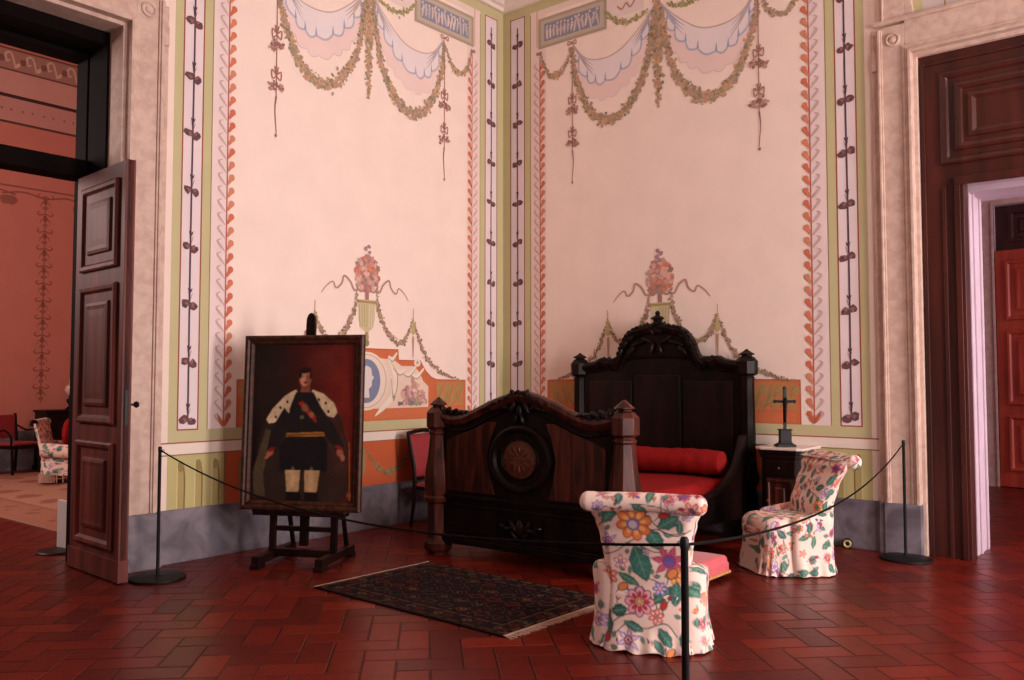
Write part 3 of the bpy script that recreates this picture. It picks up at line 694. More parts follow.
for s_ in (-1,1):
    it+=[(s_*.07,-.01,.16,.06,pi/2-s_*.5),(s_*.14,-.02,.14,.06,-s_*.2),(s_*.22,-.05,.16,.06,-s_*.1),(s_*.31,-.10,.16,.06,-s_*.6),(s_*.38,-.17,.15,.06,-s_*.9),(s_*.43,-.26,.15,.055,-s_*1.1),(s_*.48,-.33,.10,.05,-s_*.6),(s_*.57,-.36,.12,.06,s_*.3),(s_*.64,-.345,.09,.06,s_*.9),(s_*.71,-.37,.12,.055,-s_*.3),(s_*.80,-.40,.13,.05,0),
        (s_*.10,-.13,.16,.05,s_*.5),(s_*.22,-.16,.18,.05,-s_*.3),(s_*.3,-.24,.14,.05,-s_*.8),(s_*.05,-.22,.12,.04,pi/2+s_*.3)]
for s_ in (-1,1):
    for k in range(16):
        q=hs[int((len(hs)-1)*(.5+s_*(.06+.021*k)))]; it.append((q[0],q[1]-2.05+.012,.06,.035,-s_*.8+random.uniform(-.5,.5)))
foliage(b,hx-.05,BYC,2.05,it)
b.lathe((hx-.01,BYC,2.06),[(.07,0),(.085,.02),(.06,.04),(.045,.055),(.05,.07),(.075,.085),(.06,.10),(.03,.115),(.02,.13),(.028,.145),(.012,.165),(.002,.17)],12)
b.build('carved_cresting',M_darkwood,head)
hpost=[(.085,0),(.09,.12),(.075,.14),(.075,.5),(.095,.52),(.1,.60),(.085,.66),(.078,.75),(.068,1.5),(.075,1.53),(.06,1.545),(.102,1.57),(.105,1.69),(.072,1.73),(.05,1.74),(.05,1.748),(.078,1.756),(.074,1.764),(.03,1.79),(.004,1.81)]
for s_ in (-1,1):
    p=MB(); p.lathe((hx-.01,BYC+s_*HB,0),[(r,z) for r,z in hpost],8,pi/8); p.build('post',M_bedwood,head,angle=20,bevel=.003)
# side rails with swept scroll brackets
for s_ in (-1,1):
    y=BYC+s_*(HB-.0)
    b=MB(); ol=[(-2.44,.20),(-2.44,.50),(-2.38,.56),(-2.28,.52),(-2.15,.47),(-1.2,.46),(-.9,.49),(-.68,.57),(-.52,.68),(-.42,.80),(-.36,.92),(-.30,.98),(-.22,1.0),(-.22,.20),(-.5,.22),(-1.3,.26),(-2.1,.22)]
    b.prism(ol,lambda a,z,t:(a,y+t,z),-.03,.03); r=b.build('side_rail',M_bedwood,bed,smooth=False,bevel=.008)
    b=MB(); b.tube([(-.24,y,.97),(-.33,y,.96),(-.40,y,.84),(-.52,y,.70),(-.70,y,.585),(-.92,y,.50),(-1.2,y,.47),(-2.1,y,.475),(-2.28,y,.53),(-2.38,y,.565)],.036,8)
    b.build('rail_moulding',M_bedwood,r)
# bedding
from mathutils import Matrix
SK=Matrix.Translation(BL)@Matrix.Rotation(BR,4,'Z')
def askew(o): o.data.transform(SK); return o
for c in bed.children_recursive: askew(c)
b=MB()
def mt(u,v):
    x=-2.44+2.2*u; y=BYC+(-.90+1.80*v)
    e=min(u,1-u,v,1-v); k=min(1,e/.06); z=.40+.19*math.sqrt(max(0,1-(1-k)**2))+.006*sin(9*x)*cos(7*y)
    return (x,y,z)
b.grid(mt,60,50); b.box((-2.44,BYC-.90,.26),(-.24,BYC+.90,.41)); tag(askew(b.build('mattress',M_red)),'red covered mattress lying inside the carved wooden bed','mattress')
b=MB(); rs=[]
for i in range(41):
    t=i/40; y=BYC-.86+1.72*t; e=min(t,1-t)*1.72; r=.125*(1 if e>.09 else .35+.65*math.sqrt(max(0,1-(1-e/.09)**2)))+.004*sin(i*1.7)
    rs.append([(-.47+r*1.05*cos(a),y,.728+r*(.95+.04*sin(3*a+i*.4))*sin(a)) for a in [2*pi*k/20 for k in range(20)]])
b.rings(rs); tag(askew(b.build('bolster',M_red)),'long red bolster lying against the dark headboard','bolster')
# ================================================================ NIGHTSTAND
NYc=-3.62
ns=thing('bedside_cabinet','dark wood bedside cabinet with a white marble top between bed and armchair','cabinet',(-.22,NYc,0))
b=MB(); ho=[(-.19,-.20),(.20,-.20),(.20,.20),(-.19,.20),(-.22,.15),(-.22,-.15)]
def cab(b,o,s,z0,z1): b.prism([(x*s,y*s) for x,y in o],lambda x,y,t:(x,y,t),z0,z1)
cab(b,ho,.92,.06,.82); cab(b,ho,1.0,0,.07); cab(b,ho,.97,.07,.09); cab(b,ho,.98,.80,.84); cab(b,ho,1.03,.84,.875)
b.build('body',M_darkwood,ns,smooth=False,bevel=.005)
d=MB(); d.box((-.215,-.13,.14),(-.20,.13,.62)); d.panel(-.12,.12,.15,.61,[(0,0),(0,.012),(.02,.016),(.03,.004),(.07,.004),(.08,.012),(.11,.012)],lambda u,z,h:(-.215-h,u,z)); dd=d.build('door',M_veneer,ns,smooth=False,bevel=.003)
k=MB(); k.lathe((-.231,.10,.42),[(.004,0),(.004,-.012),(.011,-.018),(.008,-.028),(.001,-.03)],12,axis='x'); k.build('knob',M_brass,dd)
d=MB(); d.box((-.215,-.14,.65),(-.20,.14,.78)); dr=d.build('drawer',M_darkwood,ns,smooth=False,bevel=.004)
k=MB(); k.lathe((-.215,0,.715),[(.004,0),(.004,-.012),(.011,-.018),(.008,-.028),(.001,-.03)],12,axis='x'); k.build('knob',M_brass,dr)
b=MB(); cab(b,ho,1.12,.875,.90); 
t_=b.build('marble_top',M_whitemarble,ns,smooth=False,bevel=.006); t_['label']='white marble top with canted corners'
cr=thing('crucifix','dark standing crucifix on the marble top of the bedside cabinet','crucifix',(-.29,NYc+.0,.90))
cr.rotation_euler=(0,0,radians(-52))
b=MB(); 
for w,z0,z1 in ((.085,0,.02),(.07,.02,.03),(.055,.03,.045),(.05,.045,.15),(.058,.15,.16)): b.box((-w,-w*.7,z0),(w,w*.7,z1))
b.box((-.014,-.010,.16),(.014,.010,.53))
b.box((-.085,-.010,.40),(.085,.010,.425))
for c in ((0,0,.535),(-.088,0,.412),(.088,0,.412)): b.ell(c,(.017,.011,.017),8,6)
b.build('cross',M_black,cr,smooth=False,bevel=.002)
b=MB(); b.tube([(0,-.02,.43),(0,-.026,.40),(0,-.024,.36),(0,-.022,.33),(-.004,-.032,.28),(0,-.022,.22)],[.012,.018,.013,.014,.012,.007],8)
b.tube([(0,-.022,.395),(-.04,-.018,.41),(-.075,-.014,.42)],[.008,.006,.004],6); b.tube([(0,-.022,.395),(.04,-.018,.41),(.075,-.014,.42)],[.008,.006,.004],6); b.ell((.004,-.028,.435),(.012,.012,.016),8,6)
b.build('figure',M_darkwood,cr)
# ================================================================ RED SIDE CHAIR
ch=thing('side_chair','dark framed side chair with rose red upholstery against the left wall behind the bed','chair',(-1.46,-.42,0),radians(8))
SW=.25
b=MB()
def backpt(z): return .20+.10*((z-.45)/.5)**1.5 if z>.45 else .20
for s_ in (-1,1):
    b=MB(); b.tube([(s_*SW,.24,0),(s_*SW,.20,.25),(s_*SW,.19,.45),(s_*SW,.20,.60),(s_*(SW+.01),.24,.80),(s_*(SW+.012),.27,.93),(s_*(SW+.0),.285,.965)],[.018,.02,.024,.022,.021,.02,.015],8); b.build('rear_post',M_darkwood,ch)
    b=MB(); b.tube([(s_*SW,-.20,0),(s_*SW,-.21,.08),(s_*(SW+.005),-.225,.25),(s_*SW,-.215,.42)],[.014,.018,.026,.028],8); b.build('leg',M_darkwood,ch)
b=MB(); b.box((-SW,-.23,.38),(SW,.21,.43)); b.build('seat_frame',M_darkwood,ch,smooth=False,bevel=.008)
b=MB(); b.grid(lambda u,v:(-SW-.01+(2*SW+.02)*u,-.24+.44*v,.42+.07*(max(0,sin(pi*u))*max(0,sin(pi*v)))**.35),24,20); b.build('seat',M_redchair,ch)
b=MB()
for y0 in (0,1):
    pass
def bk(u,v):
    z=.50+.44*v; return (-SW+.02+(2*SW-.04)*u,.20+.085*v**1.4-.035*(max(0,sin(pi*u))*max(0,sin(pi*v)))**.5,z)
b.grid(bk,20,20); b.grid(lambda u,v:(bk(1-u,v)[0],.225+.085*v**1.4,bk(u,v)[2]),20,20); b.build('backrest',M_redchair,ch)
b=MB(); b.tube([(-SW,.285,.955),(-SW*.5,.285,.972),(0,.285,.98),(SW*.5,.285,.972),(SW,.285,.955)],.022,8); b.build('top_rail',M_darkwood,ch); b=MB(); b.tube([(-SW,.2,.49),(SW,.2,.49)],.02,8); b.build('lower_rail',M_darkwood,ch)
# ================================================================ EASEL AND PORTRAIT
ax=radians(-62)            # direction along the picture's width
ez=thing('easel','dark wooden studio easel on runner feet holding the framed portrait','easel',(-3.58,-.845,0),ax)
# local: x along width, y away from the camera, z up
b=MB(); 
for s_ in (-1,1):
    r=MB(); r.box((s_*.27-.035,-.27,.035),(s_*.27+.035,.40,.10)); r.box((s_*.27-.04,-.29,0),(s_*.27+.04,-.17,.04)); r.box((s_*.27-.04,.32,0),(s_*.27+.04,.41,.04)); r.build('runner',M_darkwood,ez,smooth=False,bevel=.006)
    r=MB(); r.bar((s_*.27,.02,.08),(s_*.27,.09,1.2),.055,.035,(0,1,0)); r.build('upright',M_darkwood,ez,smooth=False,bevel=.004)
    r=MB(); r.bar((s_*.245,.36,.09),(s_*.245,.10,.98),.035,.025,(0,1,0)); r.build('strut',M_darkwood,ez,smooth=False,bevel=.003)
r=MB(); r.box((-.25,-.02,.06),(.25,.05,.12)); r.box((-.25,.02,.26),(.25,.06,.30)); r.build('crossbar',M_darkwood,ez,smooth=False,bevel=.004)
r=MB(); r.prism([(-.035,.14),(.035,.14),(.04,1.97),(.037,2.03),(.022,2.065),(0,2.078),(-.022,2.065),(-.037,2.03),(-.04,1.97)],lambda a,z,t:(a,.035+.055*z+t,z),-.02,.02); r.build('mast',M_darkwood,ez,smooth=False,bevel=.004)
r=MB(); r.box((-.40,-.085,.40),(.40,.035,.43)); r.box((-.40,-.095,.43),(.40,-.083,.445)); r.build('shelf',M_darkwood,ez,smooth=False,bevel=.004)
pw,phh=1.055,1.44
pt=thing('framed_portrait','dark framed full-length portrait of a man in a fur-trimmed cape, on the easel','painting',(-3.58,-.845,0),ax)
tilt=.045
def pf(a,z,h): return (a,-.045+tilt*(z-.44)-h,z)     # h toward the viewer
b=MB(); b.loops([(-pw/2,pw/2,.44,.44+phh,-.02),(-pw/2,pw/2,.44,.44+phh,.02),(-pw/2+.012,pw/2-.012,.452,.428+phh,.032),(-pw/2+.03,pw/2-.03,.47,.41+phh,.030),(-pw/2+.042,pw/2-.042,.482,.398+phh,.018),(-pw/2+.060,pw/2-.060,.50,.38+phh,.020),(-pw/2+.075,pw/2-.075,.515,.365+phh,.008),(-pw/2+.08,pw/2-.08,.52,.36+phh,-.004)],pf)
b.prism([(-pw/2+.02,.46),(pw/2-.02,.46),(pw/2-.02,.42+phh),(-pw/2+.02,.42+phh)],lambda a,z,t:pf(a,z,t),-.022,-.018)
b.build('frame',mat('dark_frame_gilt',(58,30,20),.42,noise=.5,nscale=25,col2=(74,38,24),spec=.2),pt,angle=25)
# ---- raster helper for painted cloth and canvas
class Ras:
    def __init__(s,w,h,res,bg):
        s.nx=int(round(w/res))+1; s.ny=int(round(h/res))+1; s.w=w; s.h=h
        X,Y=np.meshgrid(np.linspace(0,w,s.nx),np.linspace(0,h,s.ny)); s.X=X; s.Y=Y
        s.a=np.zeros((s.ny,s.nx,3)); s.a[:]=lin(bg)
    def comp(s,m,col,al=1): m=(np.clip(m,0,1)*al)[...,None]; s.a=s.a*(1-m)+np.array(lin(col))*m
    def ell(s,cx,cy,rx,ry,col,rot=0,soft=.15,al=1):
        x=s.X-cx;y=s.Y-cy; c,q=cos(rot),sin(rot); u=(x*c+y*q)/rx; v=(-x*q+y*c)/ry
        d=np.sqrt(u*u+v*v); s.comp((1-d)/soft+.5,col,al)
    def poly(s,P,col,al=1):
        m=np.zeros(s.X.shape,bool); n=len(P)
        for i in range(n):
            x0,y0=P[i];x1,y1=P[(i+1)%n]
            if y0==y1: continue
            c=((s.Y>=min(y0,y1))&(s.Y<max(y0,y1)))&(s.X<(x0+(s.Y-y0)*(x1-x0)/(y1-y0))); m^=c
        mm=m.astype(float); k=np.pad(mm,1,'edge'); mm=(k[1:-1,1:-1]*2+k[:-2,1:-1]+k[2:,1:-1]+k[1:-1,:-2]+k[1:-1,2:])/6
        s.comp(mm,col,al)
    def line(s,P,w,col,al=1):
        D=np.full(s.X.shape,9.)
        for (x0,y0),(x1,y1) in zip(P[:-1],P[1:]):
            dx,dy=x1-x0,y1-y0; L=dx*dx+dy*dy+1e-12; t=np.clip(((s.X-x0)*dx+(s.Y-y0)*dy)/L,0,1)
            D=np.minimum(D,np.hypot(s.X-x0-t*dx,s.Y-y0-t*dy))
        s.comp((w/2-D)/.0025+.5,col,al)
    def noise(s,amp,cell):
        ny=int(s.h/cell)+3; nx=int(s.w/cell)+3; g=rng.normal(0,1,(ny,nx)); fy=s.Y/cell; fx_=s.X/cell; i=fy.astype(int); j=fx_.astype(int); a=fy-i; b_=fx_-j
        v=g[i,j]*(1-a)*(1-b_)+g[i+1,j]*a*(1-b_)+g[i,j+1]*(1-a)*b_+g[i+1,j+1]*a*b_
        s.a=np.clip(s.a*(1+amp*v)[...,None],0,1)
    def sample(s,x,y):
        i=np.clip((np.asarray(y)/s.h*(s.ny-1)),0,s.ny-1.001); j=np.clip((np.asarray(x)/s.w*(s.nx-1)),0,s.nx-1.001)
        a=i.astype(int); b_=j.astype(int); fy=(i-a)[:,None]; fx_=(j-b_)[:,None]
        return s.a[a,b_]*(1-fy)*(1-fx_)+s.a[a+1,b_]*fy*(1-fx_)+s.a[a,b_+1]*(1-fy)*fx_+s.a[a+1,b_+1]*fy*fx_
def c4(a): return np.concatenate([a,np.ones((len(a),1))],1)
cw,chh=pw-.16,phh-.16
R_=Ras(cw,chh,.005,(26,15,13))
R_.ell(.70,.95,.36,.75,(78,20,17),.1,.9,.95); R_.ell(.80,.6,.13,.8,(112,30,22),.03,.8,.8); R_.ell(.62,1.12,.16,.12,(104,40,30),.7,.9,.5)
R_.ell(.12,.95,.2,.4,(40,30,26),0,.9,.6); R_.ell(.45,.05,.5,.13,(56,22,16),0,.8,.8); R_.poly([(.02,.02),(.22,.02),(.20,.5),(.06,.52)],(44,28,22),.7)
YM=[(-.2,-.27),(.02,-.05),(.15,.073),(.33,.246),(.575,.54),(.955,.91),(1.035,1.0),(1.12,1.10),(1.4,1.38)]
def ym(y): return float(np.interp(y,[a for a,_ in YM],[b_ for _,b_ in YM]))
_p,_e,_l=R_.poly,R_.ell,R_.line; HSX=[1.22]
def xm(x): return .465+(x-.45)*HSX[0]
R_.poly=lambda P,c,al=1:_p([(xm(a),ym(b_)) for a,b_ in P],c,al)
R_.ell=lambda cx,cy,rx,ry,c,rot=0,soft=.15,al=1:_e(xm(cx),ym(cy),rx*1.08,ry,c,rot,soft,al)
R_.line=lambda P,w_,c,al=1:_l([(xm(a),ym(b_)) for a,b_ in P],w_,c,al)
# cape
R_.poly([(.34,.93),(.22,.80),(.14,.62),(.11,.42),(.08,.16),(.30,.05),(.66,.05),(.80,.14),(.78,.45),(.72,.70),(.62,.88),(.52,.95)],(46,34,28),.85)
R_.poly([(.08,.30),(.17,.62),(.22,.60),(.16,.30),(.18,.1),(.1,.1)],(96,80,58),.6)
# ermine collar
R_.poly([(.38,.955),(.30,.90),(.22,.80),(.17,.70),(.19,.665),(.26,.68),(.33,.73),(.37,.82),(.41,.90)],(214,186,150)); R_.poly([(.50,.955),(.58,.92),(.66,.84),(.685,.76),(.66,.72),(.60,.735),(.54,.80),(.49,.88)],(206,176,140))
for q in ((.27,.80),(.32,.85),(.24,.72),(.60,.84),(.62,.77),(.55,.87),(.35,.79)): R_.ell(*q,.009,.014,(40,28,24),.4)
# coat, sash, belt, skirt
R_.poly([(.38,.93),(.34,.80),(.32,.62),(.30,.36),(.62,.36),(.60,.62),(.58,.78),(.51,.93)],(26,22,26)); R_.poly([(.40,.84),(.43,.86),(.55,.70),(.53,.67)],(150,30,26)); R_.poly([(.32,.585),(.60,.60),(.60,.565),(.32,.55)],(158,100,40)); R_.line([(.32,.567),(.6,.582)],.006,(60,36,20))
R_.ell(.45,.80,.028,.03,(120,96,60),0,.6,.7); R_.ell(.50,.74,.02,.022,(150,120,70),0,.6,.7); R_.ell(.43,.72,.016,.016,(130,110,80),0,.6,.7)
R_.poly([(.27,.50),(.28,.32),(.62,.32),(.62,.52),(.58,.56),(.33,.56)],(20,17,21))
# arms and hands
R_.poly([(.30,.80),(.21,.62),(.18,.46),(.23,.43),(.30,.56),(.36,.72)],(28,22,24)); R_.poly([(.57,.80),(.66,.66),(.74,.50),(.69,.46),(.60,.58),(.53,.70)],(30,24,26))
R_.ell(.205,.445,.032,.024,(150,80,60),.5,.5); R_.ell(.185,.42,.024,.014,(168,96,72),.8,.5); R_.ell(.71,.455,.026,.034,(160,88,66),.3,.5); R_.ell(.73,.42,.018,.026,(172,98,74),.1,.5); R_.ell(.215,.47,.03,.015,(120,30,26),.4,.4); R_.ell(.70,.49,.032,.016,(120,30,26),-.4,.4)
R_.line([(.775,.52),(.785,.09)],.014,(150,62,28)); R_.line([(.775,.52),(.79,.09)],.004,(196,120,50)); R_.ell(.782,.13,.018,.024,(160,90,36),0,.5)
# breeches and boots
R_.poly([(.32,.33),(.335,.14),(.42,.14),(.43,.33)],(186,150,108)); R_.poly([(.46,.33),(.465,.14),(.55,.14),(.57,.33)],(180,142,100)); R_.ell(.375,.24,.02,.09,(206,172,128),0,.9,.6); R_.ell(.51,.24,.02,.09,(200,164,122),0,.9,.6)
R_.poly([(.33,.15),(.34,.02),(.45,.02),(.43,.15)],(14,11,12)); R_.poly([(.46,.15),(.47,.02),(.57,.02),(.56,.15)],(14,11,12)); R_.poly([(.0,.0),(.9,.0),(.9,.035),(0,.03)],(56,26,20),.8)
# neck, head, hair
HSX[0]=1.08
R_.poly([(.41,.93),(.42,1.0),(.485,1.0),(.49,.93)],(128,72,54)); R_.ell(.448,1.035,.047,.062,(196,124,96),0,.25); R_.ell(.432,1.04,.030,.055,(214,142,112),0,.8,.7); R_.ell(.472,1.02,.02,.045,(116,60,46),0,.8,.7)
R_.ell(.445,1.092,.050,.024,(30,18,14),.1,.4); R_.ell(.404,1.06,.014,.03,(30,18,14),0,.5); R_.ell(.490,1.055,.010,.03,(34,20,16),0,.5)
R_.ell(.43,1.047,.009,.004,(50,28,22),0,.6); R_.ell(.462,1.047,.009,.004,(50,28,22),0,.6); R_.line([(.421,1.058),(.438,1.06)],.004,(50,28,20)); R_.line([(.454,1.06),(.47,1.058)],.004,(50,28,20)); R_.line([(.447,1.045),(.450,1.022)],.005,(150,86,64)); R_.ell(.447,1.008,.018,.006,(60,32,24),0,.7); R_.ell(.447,.998,.012,.004,(150,66,54),0,.7)
R_.noise(.10,.02); R_.noise(.12,.09)
g=MB(); nu,nv=int(cw/.005),int(chh/.005)
g.grid(lambda u,v:pf(-cw/2+cw*u,.52+chh*v,-.003),nu,nv)
UU=np.tile(np.linspace(0,cw,nu+1),nv+1); VV=np.repeat(np.linspace(0,chh,nv+1),nu+1)
o=g.build('canvas',M_canvas,pt,vcol=c4(R_.sample(UU,VV)))
# ================================================================ RUG
random.seed(31)
rg=thing('rug','small dark patterned wool rug with pale fringe at the foot of the bed','rug',(-3.485,-2.53,.003),radians(-1.5))
rw,rl=1.14,1.84
nu,nv=152,246; g=MB(); g.grid(lambda u,v:(-rw/2+rw*u,-rl/2+rl*v,.011+.0008*sin(60*u)*sin(80*v)),nu,nv)
U,V=np.meshgrid(np.linspace(0,rw,nu+1),np.linspace(0,rl,nv+1)); 
base=np.zeros(U.shape+(3,)); base[:]=lin((44,26,26))
e=np.minimum(np.minimum(U,rw-U),np.minimum(V,rl-V))
def setm(m,c): base[m]=lin(c)
setm(e<.20,(52,30,28)); setm((e>.03)&(e<.045),(120,84,64)); setm((e>.155)&(e<.17),(110,74,58)); setm((e>.185)&(e<.195),(30,22,34))
def lozenge(cu,cv,a,c): 
    m=(np.abs(U-cu)+np.abs(V-cv)*.8)<a; base[m]=lin(c)
for i in range(9):
    for j in range(5):
        cu=.27+j*.15+(i%2)*.0; cv=.27+i*.163
        c=random.choice([(30,24,38),(92,30,24),(60,50,44),(34,30,40)])
        lozenge(cu,cv,.062,(98,70,54)); lozenge(cu,cv,.054,c); lozenge(cu,cv,.028,random.choice([(120,92,70),(96,34,28),(26,22,34)])); lozenge(cu,cv,.012,(40,24,22))
        for d in (-1,1): lozenge(cu+d*.05,cv+.07,.012,random.choice([(110,84,64),(84,30,26)]))
k=0
for t in np.arange(.06,rl-.05,.085):
    for uu in (.10,rw-.10):
        lozenge(uu,t,.036,[(96,34,28),(30,28,42),(104,82,62)][k%3]); lozenge(uu,t,.014,(40,26,24)); k+=1
for t in np.arange(.2,rw-.15,.085):
    for vv in (.10,rl-.10):
        lozenge(t,vv,.036,[(96,34,28),(30,28,42),(104,82,62)][k%3]); lozenge(t,vv,.014,(40,26,24)); k+=1
base*=(1+rng.normal(0,.14,U.shape))[...,None]; base=np.clip(base*.62,0,1)
pile=g.build('pile',M_rug,rg,vcol=c4(base.reshape(-1,3)))
b=MB(); b.box((-rw/2,-rl/2,0),(rw/2,rl/2,.0105)); b.build('backing',M_rope,rg,smooth=False)
for s_ in (-1,1):
    b=MB()
    for i in range(150):
        x=-rw/2+rw*(i+.5)/150; L=random.uniform(.035,.065) if s_<0 else random.uniform(.02,.035); dx=random.uniform(-.012,.012)
        b.tube([(x,s_*(rl/2-.004),.011),(x+dx*.4,s_*(rl/2+L*.5),.005),(x+dx,s_*(rl/2+L),.0035)],.0024,4)
    b.box((-rw/2,s_*(rl/2-.012),.009),(rw/2,s_*(rl/2+.006),.0125))
    b.build('fringe',M_fringe,rg,smooth=False)['kind']='stuff'
# ================================================================ CHINTZ ARMCHAIRS
BG=(240,210,196)
TEAL=(62,116,104); DTEAL=(34,66,62); RED=(186,54,50); PUR=(110,84,150); OR_=(232,136,76); MAG=(158,50,92); PK=(222,130,124)
def c_leaf(R,x,y,L,W,a,col=TEAL):
    c,s=cos(a),sin(a)
    def P(t,w): return (x+t*c-w*s,y+t*s+w*c)
    for gr,cc in ((.006,DTEAL),(0,col)):
        n=9; up=[P(-L/2-gr+(L+2*gr)*i/n,(W/2+gr)*sin(pi*i/n)**.8*(1+.12*sin(i*2.4))) for i in range(n+1)]; dn=[P(-L/2-gr+(L+2*gr)*i/n,-(W/2+gr)*sin(pi*i/n)**.8*(1+.12*cos(i*2.1))) for i in range(n,-1,-1)]
        R.poly(up+dn,cc)
    R.line([P(-L/2,0),P(L*.4,0)],.0045,(120,164,140))
    for k in (-.25,-.05,.15): 
        for s_ in (-1,1): R.line([P(L*k,0),P(L*(k+.14),s_*W*.28)],.003,(110,154,132))
def c_flower(R,x,y,r,cols,n=7,rot=0,pointed=False):
    out,mid,inn,ctr=cols
    for k in range(n):
        a=rot+2*pi*k/n
        if pointed:
            for rr,cc,ww in ((1.0,out,.36),(.86,mid,.24),(.62,inn,.13)):
                R.poly([(x+.15*r*cos(a-1),y+.15*r*sin(a-1)),(x+rr*r*.55*cos(a-ww),y+rr*r*.55*sin(a-ww)),(x+rr*r*cos(a),y+rr*r*sin(a)),(x+rr*r*.55*cos(a+ww),y+rr*r*.55*sin(a+ww)),(x+.15*r*cos(a+1),y+.15*r*sin(a+1))],cc)
        else:
            px,py=x+.62*r*cos(a),y+.62*r*sin(a)
            R.ell(px,py,.40*r,.30*r,out,a,.12); R.ell(px,py,.33*r,.23*r,mid,a,.15); R.ell(x+.5*r*cos(a),y+.5*r*sin(a),.2*r,.13*r,inn,a,.3)
    R.ell(x,y,.34*r,.34*r,out,0,.12); R.ell(x,y,.27*r,.27*r,ctr,0,.15)
    for k in range(6): R.ell(x+.17*r*cos(k),y+.17*r*sin(k),.06*r,.06*r,inn,0,.3)
def c_bud(R,x,y,r,a,col): R.ell(x,y,r*1.3,r*.9,DTEAL,a,.15); R.ell(x,y,r*1.1,r*.72,col,a,.15); R.line([(x-r*cos(a),y-r*sin(a)),(x-2.4*r*cos(a+.3),y-2.4*r*sin(a+.3))],.005,DTEAL)
def vine(R,P): R.line([tuple(p) for p in spline(P,6)],.006,(74,80,74))
# pattern for the outside back: x 0-.8, y(=height) 0-.95
RB=Ras(.84,1.0,.004,BG)
S=1/3.4/183.; 
def X(cx): return (cx/3.4+570-648)/183+.42
def Z(cy): return (658-(cy/3.4+480))/181.
for P in ([(110,600),(140,520),(190,480),(250,470),(330,440),(345,390),(300,360),(260,350)],[(120,280),(170,260),(215,225),(300,180),(350,195),(400,190)],[(200,230),(250,240),(300,260),(340,250)],[(150,550),(210,500),(260,520),(330,500),(370,540)],[(250,380),(300,440),(290,480)],[(100,180),(150,140),(200,120)],[(260,60),(330,100),(430,90),(450,60)],[(60,100),(140,60),(200,90)],[(280,130),(330,190),(380,200),(420,180)]): vine(RB,[(X(a),Z(c)) for a,c in P])
random.seed(12)
for k in range(46): c_leaf(RB,random.uniform(.1,.74),random.uniform(.03,.86),random.uniform(.02,.045),.012,random.random()*3,random.choice([TEAL,(100,120,110),(140,110,120)]))
for k in range(34): c_bud(RB,random.uniform(.1,.74),random.uniform(.03,.86),.007,random.random()*6,random.choice([RED,OR_,MAG,PUR]))
def LB(cx,cy,L,W,a,col=TEAL): c_leaf(RB,X(cx),Z(cy),L*S,W*S,a,col)
LB(148,132,80,34,.9); LB(348,152,80,42,.55); LB(248,300,125,66,-1.25); LB(300,215,85,46,-1.0); LB(205,358,80,22,-.5,(70,124,98)); LB(322,408,105,26,.65,(60,110,90)); LB(366,400,80,40,1.5); LB(172,466,52,38,.2,(40,86,84)); LB(130,525,80,34,1.4); LB(222,515,70,24,-.4); LB(98,82,66,56,.4); LB(374,95,90,42,-.2,(80,130,112)); LB(330,545,70,30,-.9); LB(385,170,50,16,1.5); LB(430,110,60,20,.7); LB(310,575,50,20,-.9,(90,140,130)); LB(395,540,60,26,1.2); LB(300,85,36,20,1.4); LB(150,60,50,22,-.3); LB(410,330,50,24,1.2)
def FB(cx,cy,r,cols,n=7,rot=0,pt=False): c_flower(RB,X(cx),Z(cy),r*S,cols,n,rot,pt)
FB(232,160,62,((196,84,48),OR_,(250,190,120),(150,160,206)),8,.2); RB.ell(X(228),Z(165),22*S,22*S,(120,116,180)); RB.ell(X(228),Z(165),15*S,15*S,(226,206,216))
FB(345,290,66,(MAG,(214,96,110),PUR,(110,84,150)),7,.3,True)
FB(140,225,38,(PUR,(206,170,200),(236,210,220),MAG),5,.6,True)
FB(243,432,52,((140,60,110),(228,168,176),RED,(214,180,120)),8,0)
FB(205,560,46,(PUR,(214,180,206),(246,220,220),RED),6,.4,True)
FB(313,385,26,(PUR,(150,140,196),(220,206,226),OR_),6,0); FB(300,478,28,(RED,PK,(246,200,180),MAG),6,.3); FB(135,352,34,(RED,PK,(246,190,160),OR_),6,.5); FB(178,300,26,(MAG,(230,170,170),(246,220,210),PUR),5,.3); FB(268,262,14,(PUR,(170,150,190),(230,220,230),OR_),5)
FB(236,80,22,(MAG,(226,150,140),(250,210,190),OR_),6); FB(60,75,22,(RED,PK,(246,190,160),OR_),6); FB(410,130,20,(PUR,(170,160,200),(226,216,226),OR_),5); FB(365,340,30,((206,110,50),(240,170,90),(250,200,130),RED),6,.2); FB(400,450,24,(RED,PK,(246,190,160),PUR),6)
for a,c,r,an,col in ((335,127,16,.3,RED),(355,332,18,.8,OR_),(185,385,16,.5,OR_),(325,440,14,1.2,RED),(210,70,14,0,OR_),(130,560,14,1,RED),(350,590,14,.6,OR_),(170,420,10,1,PK),(280,110,10,1,MAG)): c_bud(RB,X(a),Z(c),r*S,an,col)
